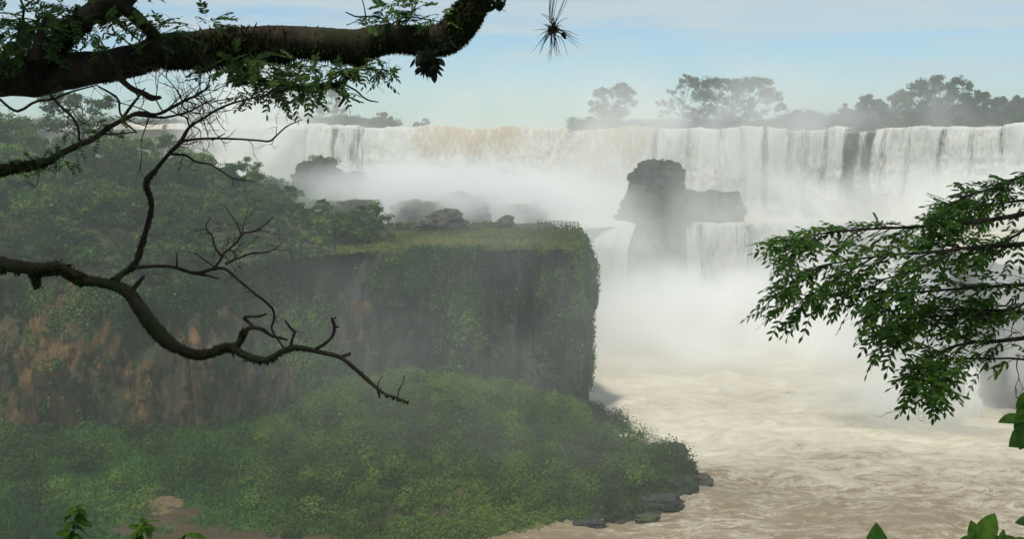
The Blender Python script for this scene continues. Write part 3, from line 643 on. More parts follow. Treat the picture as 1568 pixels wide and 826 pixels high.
vrock(710, 325, 285, (6.5, 6, 4.2), 307, "wide mist veiled rock hump behind the mossy capped boulder", mat=M_GREY, veg=(.9, 1.6, 0))
vrock(640, 328, 275, (6, 6, 3.0), 308, "low rock hump left of the veiled hump above the grass", mat=M_GREY, veg=(.9, 1.4, 0))
vrock(790, 332, 300, (8, 7, 3.0), 309, "far low rock ridge fading into white mist near the railing", mat=M_GREY, veg=(.9, 1.4, 0))
vrock(545, 332, 262, (6, 5, 3.4), 310, "dark shrubby rock mound left of the square boulder", mat=M_GREY, veg=(.95, 2.2, 0))

# ridge land behind the left hill (upper island)
def land(name, pts, h, mat, vegmat, nb, rsz, seed, label, cat="shrubs", size=.4, tint=.4, kind="stuff"):
    "a low mound line through pts (world) covered in bushes"
    Pm = catmull(pts, 60); wd = h * 2.0
    th = np.linspace(0, np.pi, 14)[None, :]; tg = unit(np.gradient(Pm[:, :2], axis=0)); nn = np.stack([tg[:, 1], -tg[:, 0], 0 * tg[:, 0]], 1)
    V = Pm[:, None] + nn[:, None] * (np.cos(th) * wd)[..., None]; V[..., 2] += np.sin(th) * h; 
    V += (fbm(V * .12, 4, seed) * h * .9)[..., None] * [0, 0, 1]
    link(name + "_bank", mesh_np(name + "_bank", V.reshape(-1, 3), grid_faces(60, 14), [mat], True), kind="structure")
    i = rng.integers(0, 60, nb); j = rng.integers(0, 14, nb)
    P = V[i, j] + rng.normal(0, .8, (nb, 3)) * [1, 1, .3]; P[:, 2] += np.maximum(0, fbm(P * [.09, .09, 0], 3, seed + 3)) * h * 1.2
    rb = rsz[0] + (rsz[1] * 1.25 - rsz[0]) * rng.random(nb) ** 1.8
    a = bushes(P, rb, 44, size, .85, np.clip(tint + fbm(P * .06, 3, seed + 1) * 1.4, 0, 1), lo=.3, hi=1.4)
    return link(name, mesh_np(name, a[0], a[1], [vegmat], face_attr={"tint": a[2]}), kind=kind, label=label, cat=cat)
land("ridge_bushes", [at(250, 290, 290), at(380, 305, 285), at(440, 318, 282), at(490, 334, 275), at(530, 352, 268)], 3.4, M_SOIL, M_FOREST, 900, (.7, 1.8), 401, "grey green bushes on the misty ridge behind the hillside", tint=.3)
land("plateau_edge_bushes", [at(600, 350, 232), at(680, 352, 232), at(745, 350, 230), at(770, 352, 228)], .8, M_SOIL, M_TALUS, 120, (.4, .9), 403, "small dark bushes along the back of the cliff top between boulders", size=.26, tint=.25)

# ------------------------------------------------------------------ trees
def even(ch_):
    "split long spans so that the spline does not overshoot"
    ch_ = np.asarray(ch_, float); d = np.linalg.norm(np.diff(ch_[:, :3], axis=0), axis=1); m_ = max(np.median(d), 1e-4) if len(d) > 2 else max(d.min(), 1e-4); out_ = [ch_[0]]
    for a, b, l in zip(ch_[:-1], ch_[1:], d):
        n = min(8, max(1, int(l / m_ / 1.8)))
        for k_ in range(1, n + 1): out_.append(a + (b - a) * k_ / n)
    return np.array(out_)
def tube(chains, sides=8, rough=0.0, seed=0, dens=None):
    "chains: list of (k,4) arrays x y z r -> verts, quads"
    Vs, Fs, o_ = [], [], 0
    for ci, ch_ in enumerate(chains):
        ch_ = np.asarray(ch_, float); ln = np.linalg.norm(np.diff(ch_[:, :3], axis=0), axis=1).sum()
        n = max(3, len(ch_) * 2, int(ln / dens) if dens else 0); Q = catmull(ch_, n); Q[:, 3] = np.maximum(Q[:, 3], 1e-4)
        tg = unit(np.gradient(Q[:, :3], axis=0)); ref = np.array([0.13, -.98, .1]); s1 = unit(np.cross(tg, ref)); s2 = np.cross(tg, s1)
        th = np.linspace(0, 2 * np.pi, sides, endpoint=False)
        ring = s1[:, None] * np.cos(th)[None, :, None] + s2[:, None] * np.sin(th)[None, :, None]
        rr = Q[:, 3][:, None] * np.ones(sides)
        if rough: 
            rm = Q[:, 3].mean(); rr = rr * (1 + rough * 2 * fbm((Q[:, None, :3] + ring * rr[..., None]) / (rm * 2.0) + seed, 4, seed))
        V = Q[:, None, :3] + ring * rr[..., None]
        V = np.vstack([V.reshape(-1, 3), Q[-1:, :3] + tg[-1:] * Q[-1, 3]])
        f = []
        ii = np.arange(n - 1)[:, None]; jj_ = np.arange(sides)[None]; jn = (jj_ + 1) % sides
        Fq = np.stack([ii * sides + jj_, ii * sides + jn, (ii + 1) * sides + jn, (ii + 1) * sides + jj_], -1).reshape(-1, 4)
        b = (n - 1) * sides; ev = np.arange(0, sides - 1, 2); cap = np.stack([b + ev, b + ev + 1, b + (ev + 2) % sides, np.full(len(ev), n * sides)], -1)
        Vs.append(V); Fs.append(np.vstack([Fq, cap]) + o_); o_ += len(V)
    return np.vstack(Vs), np.vstack(Fs)
def tree(name, base, H, Wd, label, clumps, mat=M_FAR, per=90, size=.5, tint=.4, group=None, trunk=.45, cat="tree", flat_=.75, sub=9, rs=(.35, .6)):
    "clumps: (x, z, r) in units of half-width / height"
    e = empty(name, tuple(base), label, cat, group); base = np.asarray(base)
    cs = []; ch_ = [np.array([[*base, trunk], [*(base + [0, 0, H * .25]), trunk * .8], [*(base + [.3, 0, H * .5]), trunk * .55]])]
    for x, z, r in clumps:
        y = rng.uniform(-.5, .5) * Wd; c = base + [x * Wd, y, z * H]; R = r * Wd
        st = base + [x * Wd * .1, 0, H * min(.45, z * .5)]
        ch_.append(np.array([[*st, trunk * .5], [*(st * .45 + c * .55 + [0, 0, -.03 * H]), trunk * .28], [*c, trunk * .08]]))
        for q in range(sub):
            d = rdir(1)[0]; d[2] *= .55; cc_ = c + d * R * .95; cs.append([*cc_, R * rng.uniform(*rs) * .8])
            ch_.append(np.array([[*(c * .6 + st * .4), trunk * .14], [*cc_, trunk * .04]]))
    V, Fq = tube(ch_, 5); child("trunk", mesh_np("trunk", V, Fq, [M_BARK], True), e)
    crown(cs, per, size, mat, "crown", e, tint, flat_=flat_, lo=.15, hi=1.5)
    return e
TG = "trees on the river island above the falls"
tb = lambda px, Y, z=58.5: at(px, 200, Y) * [1, 1, 0] + [0, 0, z]
tree("tree", tb(935, 440), 17.5, 8.5, "lone upright tree with open crown above the ochre falls",
     [(-.45, .35, .5), (-.55, .55, .42), (-.1, .45, .5), (-.35, .78, .38), (.15, .82, .36), (.55, .9, .33), (.8, .8, .33), (.62, .66, .33), (.9, .58, .28), (.35, .36, .4), (.1, .2, .6), (-.5, .18, .5)], group=TG, size=.42)
tree("tree", tb(1045, 436), 20, 10, "airy thin branched tree at the left side of the broad crown",
     [(-.8, .28, .24), (-.55, .42, .26), (-.25, .55, .26), (-.9, .5, .18), (-.1, .75, .28), (.3, .9, .36), (.0, .95, .3), (-.45, .72, .2), (.2, .35, .3), (.55, .7, .3)], group=TG, per=46, size=.4, sub=7, rs=(.22, .42))
tree("tree", tb(1118, 432), 19.5, 17, "broad dense tree with a flat wide crown, the widest above the falls",
     [(-.75, .9, .24), (-.6, .62, .3), (-.4, .85, .26), (-.2, .6, .36), (-.1, .88, .22), (.1, .84, .24), (.25, .55, .36), (.35, .88, .22), (.6, .86, .25), (.85, .82, .22), (.8, .6, .26), (.98, .66, .14), (.65, .35, .28), (-.3, .3, .35), (.2, .3, .35), (1.0, .4, .12), (-.8, .3, .2)], group=TG, per=100, size=.5, sub=7)
tree("tree", tb(1432, 400, 59), 16.5, 14.5, "tallest domed tree on the right of the skyline",
     [(-.75, .62, .28), (-.5, .8, .28), (-.2, .9, .28), (.1, .93, .25), (.4, .86, .28), (.62, .68, .3), (-.3, .6, .35), (.2, .6, .36), (-.65, .35, .3), (0, .3, .4), (.5, .35, .36), (.9, .55, .2)], group=TG, per=110, size=.5, sub=7, tint=.6)
tree("tree", tb(1495, 396, 59), 12.5, 6, "small rounded tree leaning out just right of the domed one",
     [(-.5, .7, .4), (0, .85, .4), (.5, .72, .36), (.2, .45, .5), (-.4, .4, .4)], group=TG)
tree("tree", tb(1545, 392, 59), 10.5, 8, "low many topped tree at the right end of the skyline",
     [(-.8, .75, .25), (-.4, .85, .25), (0, .62, .3), (.3, .85, .25), (.7, .78, .3), (-.3, .4, .5), (.4, .4, .5)], group=TG)
tree("tree", tb(1608, 385, 59), 11, 8, "tree cut by the right edge of the skyline",
     [(-.5, .75, .4), (0, .85, .4), (.5, .72, .36), (.2, .45, .5), (-.4, .4, .4)], group=TG)
tree("tree", tb(1293, 415), 9.0, 5.5, "slim pointed tree above the dark gap in the right falls",
     [(0, .92, .14), (-.1, .7, .3), (.15, .55, .4), (-.3, .4, .5), (.5, .4, .4)], group=TG)
tree("tree", tb(1328, 412, 59), 11.5, 6, "medium rounded tree halfway up the rising skyline",
     [(0, .85, .4), (-.5, .6, .4), (.5, .65, .4), (0, .4, .6)], group=TG)
tree("tree", tb(1362, 410, 59), 11.5, 6, "bushy tree touching the left side of the domed one",
     [(0, .85, .4), (-.5, .7, .4), (.5, .7, .4), (0, .4, .6)], group=TG)
tree("tree", tb(1220, 425), 6.5, 4.5, "small round topped tree between the broad crown and the pointed tree",
     [(-.2, .85, .35), (.5, .6, .4), (-.5, .5, .5), (.2, .4, .5)], group=TG)
tree("tree", tb(478, 500, 60.5), 19, 13, "grey spreading tree blurred by rising spray at upper left",
     [(-.8, .75, .3), (-.4, .85, .32), (0, .8, .35), (.4, .75, .3), (.7, .6, .28), (.95, .38, .2), (-.5, .5, .35), (0, .45, .4), (.5, .3, .3), (-.9, .45, .3)], group=TG, per=80, sub=6)
tree("tree", tb(302, 540, 61), 11, 6.5, "faint round tree behind the bare twigs above the far falls",
     [(0, .8, .45), (-.5, .5, .5), (.5, .5, .45)], group=TG)
tree("bush", tb(585, 465, 60), 5.8, 4.0, "spiky bush on the lip left of the ochre falls",
     [(0, .75, .5), (-.5, .4, .5), (.5, .5, .5)], group="bushes on the lip of the falls", cat="bush", trunk=.15, tint=.6, size=.35)
tree("bush", tb(652, 460, 58.8), 4.2, 2.0, "small tufted bush standing alone on the lip of the ochre falls",
     [(0, .75, .5), (-.6, .4, .5), (.5, .5, .5)], group="bushes on the lip of the falls", cat="bush", trunk=.1, size=.3)
tree("bush", tb(638, 461, 58.8), 2.6, 1.4, "tiny bush left of the small tufted bush on the lip",
     [(0, .75, .5), (-.6, .4, .5), (.5, .5, .5)], group="bushes on the lip of the falls", cat="bush", trunk=.1, size=.3)
land("island_shrubs", [tb(876, 440, 58.2), tb(960, 437, 58.2), tb(1080, 430, 58), tb(1180, 424, 58.2), tb(1260, 416, 58.6), tb(1360, 406, 58.8), tb(1480, 394, 59), tb(1700, 372, 59.4)], 1.9, M_SOIL, M_FAR, 1500, (.8, 2.0), 411, "dark shrub belt along the lip above the right falls", size=.42)
land("right_skyline_forest", [tb(1200, 440, 58), tb(1300, 436, 58.6), tb(1400, 430, 60), tb(1520, 424, 61), tb(1720, 400, 61)], 4.0, M_SOIL, M_FAR, 1100, (1.4, 3.2), 413, "low dark woodland behind the right falls", size=.5, cat="woodland")
land("left_lip_shrubs", [tb(420, 505, 60.6), tb(500, 492, 60.8), tb(545, 484, 60.2), tb(572, 476, 59.4), tb(600, 470, 58.6)], 2.2, M_SOIL, M_FAR, 420, (.7, 1.8), 415, "low green shrubs on the lip at the left falls", tint=.6)
land("far_left_shrubs", [tb(-100, 600, 60), tb(80, 590, 60), tb(200, 575, 60), tb(330, 560, 60.5)], 3.5, M_SOIL, M_FAR, 500, (1.2, 3.0), 417, "distant shrubs behind the far left falls")
# distinct trees on the left hill and plateau edge
HG = "trees on the left hillside"
tree("tree", at(128, 225, 236), 11.5, 7.5, "spreading tree breaking the skyline under the big branch", [(-.8, .8, .3), (-.3, .9, .3), (.2, .85, .3), (.75, .82, .26), (-.4, .5, .5), (.4, .5, .5)], mat=M_FOREST, group=HG, size=.35, per=90)
tree("tree", at(565, 385, 205), 9.2, 4.6, "bushy tree with a pale leaning top at the cliff top edge", [(-.5, .7, .4), (0, .85, .4), (.5, .7, .4), (-.2, .45, .6), (.5, .35, .6), (-.7, .3, .5)], mat=M_FOREST, group=HG, size=.28, per=110, tint=.5, sub=7)
tree("tree", at(512, 385, 203), 7.4, 4.2, "rounder green tree left of the bushy cliff edge tree", [(-.5, .65, .45), (.1, .8, .45), (.6, .6, .4), (0, .4, .6)], mat=M_FOREST, group=HG, size=.28, per=110, tint=.55, sub=7)
tree("tree", at(375, 300, 240), 8, 5, "pale green tree on the hill below the misty ridge", [(-.5, .7, .4), (.2, .85, .45), (.6, .5, .4)], mat=M_FOREST, group=HG, size=.3, per=110, tint=.7, sub=7)

# ------------------------------------------------------------------ river rocks, sand bar, gorge wall at right
RG = "rocks in the river off the talus toe"
for q, (px, py, r, lab) in enumerate([
  (1068, 738, (2.1, 1.5, 1.1), "rounded grey rock at the outer tip of the rubble point"),
  (1052, 716, (1.5, 1.0, .5), "small flat rock just above the rounded one in the rapids"),
  (992, 799, (1.8, 1.2, .8), "dark rock sitting in brown water below the slope"),
  (1036, 752, (3.0, 2.2, 1.8), "dark rock mass joining the rubble point to the water"),
  (1008, 775, (3.4, 2.0, 1.4), "wet black rock shelf along the lower shore of the point"),
  (1028, 702, (2.8, 3, 1.9), "blocky dark rock on the upstream side of the point"),
  (900, 806, (2.4, 1.2, .7), "low rock washed by white ripples at the bottom shore")]):
    c = atz(px, py, .2); rock("rock", c + [0, 0, r[2] * .2], r, 500 + q, M_BOULDER if q < 3 else M_GREY, label=lab, cat="rock", group=RG, amp=.3)
xs, ys = np.meshgrid(np.linspace(-1, 1, 24), np.linspace(-1, 1, 18), indexing='ij')
c = atz(240, 775, .9); Vb = np.stack([c[0] + xs * 3.4 * 1.2, c[1] + ys * 4.5, .9 + .5 * (1 - xs ** 2) * (1 - ys ** 2) + fbm(np.stack([xs * 2, ys * 2, xs * 0], -1), 3, 4) * .5 - 1.8 * (np.hypot(xs, ys) > 1)], -1)
link("sand_bar", mesh_np("sand_bar", Vb.reshape(-1, 3), grid_faces(24, 18), [M_SAND], True), kind="structure")
# gorge wall at right with small cascades
gw_t = np.array([at(1360, 470, 246), at(1400, 440, 240), at(1450, 420, 234), at(1520, 410, 226), at(1620, 400, 214), at(1800, 400, 196)]); gw_b = gw_t.copy()
gw_t[:, 2] = [10, 20, 26, 28, 29, 30]; gw_b[:, 2] = -1; gw_b[:, 1] -= 10
A, B_ = catmull(gw_t, 160), catmull(gw_b, 160); Gw = loft(B_, A, 60, e=True); Gw[..., 1] -= fbm(Gw * [.12, .12, .06], 4, 91) * 10 + np.round(fbm(Gw * [.3, .3, .1], 2, 92) * 5) / 5 * 3
link("gorge_wall", mesh_np("gorge_wall", Gw.reshape(-1, 3), grid_faces(160, 60), [M_GREY], True), kind="structure")
for px0, px1, top, lab, sd_ in ((1476, 1520, 8.5, "narrow white cascade tumbling down dark rock behind the leafy branch tip", 11), (1404, 1424, 5.5, "small faint spout at the foot of the dark gorge wall", 12)):
    pa = np.array([at(px0, 600, 214), at((px0 + px1) / 2, 600, 213.2), at(px1, 600, 212.6)]); pa[:, 2] = top
    curtain("waterfall", 0, 0, top + .5, lab, path=pa, seed=sd_, fwd=1.6, coverf=lambda p, D, S, c_=(px0 + px1) / 2, h_=(px1 - px0) / 2: 1.15 - 1.3 * ((p - c_ + 3 * np.sin(D * .6)) / h_) ** 2 + .8 * fbm(np.stack([S * .6, D * .4, 0 * S], -1), 3, 5), rough=.5)

# ------------------------------------------------------------------ railing of the lookout on the cliff top
rl = empty("railing", tuple(at(852, 352, 219) + [0, 0, -.2]), "grey lookout railing on the cliff nose at the edge of the mist", "railing")
def bar(a, b, r, name):
    V, Fq = tube([np.array([[*a, r], [*b, r]])], 6); child(name, mesh_np(name, V, Fq, [M_RAIL]), rl)
A0, A1 = at(824, 351.5, 222), at(886, 351.5, 216); B0, B1 = A0 + [1.2, -4.5, 0], A1 + [-.3, -3.6, 0]
for q_ in (A0, A1, B0, B1): print('rail', gz(q_), q_)
zt = max(gz(q_) for q_ in (A0, A1, B0, B1)) + .8; A0[2] = A1[2] = B0[2] = B1[2] = zt
for (p, q_, nP) in ((A0, A1, 11), (B0, B1, 7), (A1, B1, 3)):
    for t in np.linspace(0, 1, nP):
        c = p * (1 - t) + q_ * t; bar(c + [0, 0, -.9], c + [0, 0, 1.05], .06, "post")
    for hh in (1.05, .5): bar(p + [0, 0, hh], q_ + [0, 0, hh], .055, "rail")

# ------------------------------------------------------------------ FOREGROUND
def pl(pts, d0=None):
    "pixel polyline (px, py, r_px[, depth]) -> world (k,4)"
    out_ = []
    for p in pts:
        d = p[3] if len(p) > 3 else d0; v = at(p[0], p[1], d); out_.append([*v, p[2] * d / F])
    return np.array(out_)
def leaf_template(st, fold=.15, droop=.1):
    "st: (t, halfwidth) -> verts (x along, y side, z normal), tris"
    m = [(t, 0, -fold * 0 - droop * t * t) for t, _ in st]; n = len(st)
    l = [(t, wv_, fold * wv_ - droop * t * t) for t, wv_ in st]; r = [(t, -wv_, fold * wv_ - droop * t * t) for t, wv_ in st]
    V = np.array(m + l + r); f = []
    for i in range(n - 1):
        for o_, fl in ((n, 0), (2 * n, 1)):
            a, b, c_, d_ = i, i + 1, o_ + i + 1, o_ + i
            t1 = (a, b, c_); t2 = (a, c_, d_)
            f += [t1, t2] if not fl else [t1[::-1], t2[::-1]]
    return V, np.array(f)
T_OVAL = leaf_template([(0, .02), (.18, .13), (.45, .2), (.75, .14), (1, .0)])
T_BROAD = leaf_template([(0, .02), (.08, .12), (.25, .27), (.45, .32), (.65, .27), (.85, .14), (1, .0)], fold=.12, droop=.18)
T_NARROW = leaf_template([(0, .03), (.3, .1), (.7, .09), (1, .0)], fold=.1, droop=.15)
def leaves(P, A, Nm, Ln, tpl, tint, wid=1.0):
    P = np.asarray(P, float); A = unit(A); S = unit(np.cross(Nm, A)); Nn2 = np.cross(A, S); Ln = np.asarray(Ln)[:, None, None]
    T, f = tpl
    V = P[:, None] + (A[:, None] * T[None, :, 0:1] + S[:, None] * T[None, :, 1:2] * wid + Nn2[:, None] * T[None, :, 2:3]) * Ln
    Fc = (f[None] + (np.arange(len(P)) * len(T))[:, None, None]).reshape(-1, 3)
    return V.reshape(-1, 3), Fc, np.repeat(np.asarray(tint), len(f))
def pinnate(base, direction, normal, length, n, lf, tpl, ang=1.0, droop=.25):
    "compound leaves: arrays of bases; returns leaflets and rachis chains"
    Ps, As, Ns, Ls, Ts, ch_ = [], [], [], [], [], []
    for b, d, nm, ln in zip(base, direction, normal, length):
        d = unit(d); nm = unit(nm - d * np.dot(nm, d)); s = np.cross(nm, d); tn_ = np.clip(rng.normal(.5, .2), 0, 1)
        pts = [b + d * ln * t - np.array([0, 0, 1]) * droop * ln * t * t for t in np.linspace(0, 1, 5)]
        ch_.append(np.array([[*p, .0012] for p in pts]))
        for k_ in range(n):
            t = .2 + .8 * k_ / (n - 1); p = b + d * ln * t - np.array([0, 0, 1]) * droop * ln * t * t
            for sg in ((-1, 1) if k_ < n - 1 else (0,)):
                a = unit(d * math.cos(ang * abs(sg)) + s * sg * math.sin(ang) + rng.normal(0, .12, 3) - [0, 0, .15]); 
                Ps.append(p); As.append(a); Ns.append(unit(nm + rng.normal(0, .3, 3))); Ls.append(lf * rng.uniform(.75, 1.15) * (1 - .35 * abs(t - .6))); Ts.append(np.clip(tn_ + rng.normal(0, .12), 0, 1))
    return (Ps, As, Ns, Ls, Ts), ch_
class Leafy:
    def __init__(s): s.P, s.A, s.N, s.L, s.T, s.ch = [], [], [], [], [], []
    def add(s, r): 
        (a, b, c_, d_, e_), ch_ = r; s.P += a; s.A += b; s.N += c_; s.L += d_; s.T += e_; s.ch += ch_
    def build(s, name, parent, mat, tpl, wid=1.0):
        V, Fc, T = leaves(np.array(s.P), np.array(s.A), np.array(s.N), np.array(s.L), tpl, np.array(s.T), wid)
        V2, F2 = tube(s.ch, 3); F2 = np.vstack([F2[:, [0, 1, 2]], F2[:, [0, 2, 3]]]); F2 = F2[(F2[:, 0] != F2[:, 1]) & (F2[:, 1] != F2[:, 2]) & (F2[:, 0] != F2[:, 2])]
        Fc = np.vstack([Fc, F2 + len(V)]); V = np.vstack([V, V2]); T = np.concatenate([T, np.full(len(F2), .3)])
        return child(name, mesh_np(name, V, Fc, [mat], face_attr={"tint": T}), parent)
def twig_parts(parent, groups, sides=6, rough=0, seed=0, dens=None, name="twig"):
    "each traced twig with its own forks is one part"
    for g_ in groups:
        V, Fq = tube(g_, sides, rough, seed, dens); child(name, mesh_np(name, V, Fq, [M_BARK], True), parent)
def twiglets(chain, n, ln, seed, r=.003, spread=.9, lo=.1):
    "bare side twigs that fork once or twice"
    rg = np.random.default_rng(seed); out_ = []
    Q = catmull(chain, 60)
    for _ in range(n):
        k_ = int(rg.uniform(lo, 1) * 58); p = Q[k_, :3]; tg = unit(Q[k_ + 1, :3] - Q[k_, :3]); 
        d = unit(tg * .6 + rg.normal(0, spread, 3) * [1, .6, 1]); l = ln * rg.uniform(.4, 1); r0 = min(r, Q[k_, 3] * .7)
        def grow(p, d, l, r0, dep):
            pts = [[*p, r0]]; q_ = p.copy(); dd = d.copy()
            for s_ in range(4):
                dd = unit(dd + rg.normal(0, .28, 3)); q_ = q_ + dd * l / 4; pts.append([*q_, r0 * (1 - .2 * (s_ + 1))])
                if dep > 0 and rg.random() < .55: grow(q_.copy(), unit(dd + rg.normal(0, .7, 3) * [1, .6, 1]), l * .55, r0 * .6, dep - 1)
            out_.append(np.array(pts))
        grow(p, d, l, r0, 2)
    return out_
def moss(chain, n, size, seed, under=.6, ln=1.6, jut=.5):
    "tufts on the skin of a limb, more of them underneath"
    rg = np.random.default_rng(seed); Q = catmull(chain, 200); k_ = rg.integers(0, 199, n)
    pn = fbm(Q[k_, :3] * 3.0, 3, seed); k_ = k_[pn > -.12]; n = len(k_)
    th = rg.uniform(0, 2 * np.pi, n); low_ = rg.random(n) < under; th = np.where(low_, rg.normal(-np.pi / 2, .8, n), th)
    tg = unit(Q[k_ + 1, :3] - Q[k_, :3]); up_ = np.array([0, 0, 1.]); s1 = unit(np.cross(tg, up_)); s2 = unit(np.cross(s1, tg))
    d = s1 * np.cos(th)[:, None] + s2 * np.sin(th)[:, None]; P = Q[k_, :3] + d * (Q[k_, 3] * .98)[:, None]
    sz = size * rg.uniform(.4, 1.2, n)
    hang = np.where(low_, 1.2, .15)[:, None]
    D = unit(d * jut + rg.normal(0, .5, (n, 3)) - [[0, 0, 1.]] * hang); S = np.cross(D, rg.normal(0, 1, (n, 3)))
    V, Fq = quads(P + D * sz[:, None] * .5, D, S, sz * ln * .6, sz * .3)
    return V, Fq, np.clip(rg.normal(.4, .2, n) + np.where(low_, -.1, .2), 0, 1)

# --- big mossy limb of the tree the photographer stands under
tr = empty("rainforest_tree", (-3.4, 2.2, 53.3), "thick dark mossy branch of a tree reaching across the upper left sky", "tree")
main = [1, 1, 1, .94] * pl([(-420, 165, 36, 4.2), (-200, 140, 33, 4.5), (-60, 128, 30, 4.8), (0, 121, 28), (50, 114, 33), (110, 108, 30), (160, 101, 26), (220, 88, 24), (253, 76, 26), (300, 73, 26), (350, 61, 21), (400, 60, 21), (446, 61, 22), (500, 65, 23), (546, 68, 25), (580, 58, 20), (612, 56, 19), (660, 59, 22), (690, 50, 23), (708, 30, 22), (722, 12, 20), (738, -15, 19), (760, -60, 17), (800, -130, 15)], 5.0)
V, Fq = tube([main], 22, .14, 3, dens=.02); child("limb", mesh_np("limb", V, Fq, [M_BARK], True), tr)
tk = np.array([[-3.4, 2.2, 52.6, .42], [-3.35, 2.4, 54, .34], [-3.3, 2.8, 55.3, .3], [-3.25, 2.4, 57.5, .27], [-3.0, 1.8, 60, .2]])
lk = np.array([[-3.3, 2.7, 54.9, .2], [-3.1, 3.6, 55.1, .14], [*main[0]]])
V, Fq = tube([tk, lk], 18, .1, 5, dens=.05); child("trunk", mesh_np("trunk", V, Fq, [M_BARK], True), tr)
sec2 = pl([(60, 100, 16), (88, 72, 14), (104, 50, 14), (130, 27, 16), (160, 10, 19), (185, -5, 18), (215, -30, 16), (240, -80, 14)], 4.9)
sec3 = pl([(180, 5, 11, 4.9), (200, 18, 9, 4.9), (218, 34, 8, 4.92), (240, 58, 9, 4.97)])
stub = pl([(52, 90, 10), (58, 65, 6.5), (64, 42, 4.5), (72, 22, 1.5)], 4.75)
fork = pl([(36, 45, 2.2), (35, 30, 2), (36, 12, 2), (30, -5, 1.5)], 4.9); fork2 = pl([(36, 12, 1.6), (44, 4, 1.4), (58, -4, 1)], 4.9)
hook = pl([(178, 116, 5), (188, 124, 4.5), (201, 135, 4.2), (220, 143, 4.4), (232, 150, 5), (246, 149, 2.5)], 4.95)
under1 = pl([(340, 85, 6), (365, 98, 5), (380, 109, 4.5), (413, 128, 4.5), (453, 131, 3.4), (506, 129, 3.2), (523, 126, 3.2), (549, 99, 3.2), (556, 85, 4)], 5.05)
u2 = pl([(508, 130, 2.6), (519, 141, 2.4), (527, 149, 2.4), (519, 163, 1.6)], 5.05)
u3 = pl([(523, 127, 1.6), (546, 139, 1.4), (555, 148, 1.3), (566, 154, 1.2), (579, 156, .8)], 5.05)
u4 = pl([(500, 127, 1.6), (530, 110, 1.4), (572, 106, 1.2), (602, 109, .8)], 5.0)
t1 = pl([(529, 18, .8), (545, 25, 1.2), (560, 25, 1.4), (578, 25, 1.4), (590, 31, 1.4), (602, 40, 1.8)], 5.0)
t2 = pl([(600, 37, 1.4), (612, 29, 1.3), (627, 25, 1.2), (650, 29, 1), (676, 33, .8)], 5.0); t3 = pl([(560, 25, 1.0), (558, 12, .9), (554, -4, .7)], 5)
t4 = pl([(627, 25, .8), (634, 15, .6), (648, 8, .5), (660, 6, .4)], 5)
small = [fork, fork2, hook, under1, u2, u3, u4, t1, t2, t3, t4]
V, Fq = tube([sec2, sec3, stub], 14, .14, 8, dens=.02); child("side_limb", mesh_np("side_limb", V, Fq, [M_BARK], True), tr)
twig_parts(tr, [[fork, fork2], [hook], [under1] + twiglets(under1, 9, .22, 61, .003), [u2] + twiglets(u2, 2, .06, 63, .002), [u3], [u4] + twiglets(u4, 5, .1, 66, .0015), [t1, t3] + twiglets(t1, 4, .1, 62, .002), [t2, t4]] + [[c_] for c_ in twiglets(main[3:12], 8, .22, 64, .003)])
a = joinq([moss(main[3:], 14000, .011, 71, .45, 1.2, .3), moss(main[8:21], 9000, .018, 72, .97, 2.0, .2), moss(main[9:13], 2500, .03, 75, 1.0, 2.4, .2), moss(main[13:17], 2500, .028, 79, 1.0, 2.2, .2), moss(sec2, 4600, .015, 73, .5, 1.4), moss(under1, 1200, .013, 74, .7), moss(sec3, 700, .01, 76), moss(main[17:22], 5000, .018, 77, .5)])
child("moss", mesh_np("moss", a[0], a[1], [M_MOSS], face_attr={"tint": a[2]}), tr)
# feathery leaves
lf = Leafy()
def spray(cx, cy, sx, sy, n, d, L0=.1, lf_=.03, leafy=lf, nn=7, depth=.25, out=(0, 0)):
    for _ in range(n):
        p = at(cx + rng.normal(0, sx * .5), cy + rng.normal(0, sy * .5), d + rng.normal(0, depth * .5)); dr = unit(rng.normal(0, 1, 3) * [1, .6, .55] + [out[0], 0, out[1] - .1])
        leafy.add(pinnate([p], [dr], [unit(np.array([0, -.3, 1]) + rng.normal(0, .3, 3))], [L0 * rng.uniform(.6, 1.2)], nn, lf_, T_NARROW))
for c_ in [(20, 72, 62, 34, 120), (95, 20, 64, 28, 50), (75, 55, 44, 34, 60), (30, 45, 50, 24, 20), (40, 30, 50, 20, 14), (165, 45, 60, 26, 22), (215, 20, 40, 30, 14), (265, 38, 46, 16, 18), (235, 62, 20, 10, 5), (150, 60, 30, 16, 8), (330, 36, 20, 14, 7),
           (345, 108, 40, 30, 20), (400, 110, 70, 34, 70), (440, 125, 60, 24, 40), (375, 95, 40, 24, 26), (480, 125, 50, 20, 26), (500, 108, 50, 22, 18), (560, 105, 40, 12, 16), (590, 104, 24, 10, 10),
           (596, 20, 34, 18, 20), (612, 8, 30, 14, 12), (650, 32, 24, 8, 7), (675, 24, 12, 8, 4)]:
    spray(*c_, 4.95)
lf.build("foliage", tr, M_FERNY, T_NARROW, 1.9)
# unseen crown on the same tree, added overhead to shade the foreground limbs
cs = [[rng.uniform(-8, 1.5), rng.uniform(-6, 7.5), 0, rng.uniform(.5, 1.1)] for _ in range(220)]
for c_ in cs: c_[2] = 58.2 + .28 * max(c_[1], 0) + rng.uniform(0, 2.2)
crown(cs, 110, .12, M_NEAR, "crown", tr, .5)

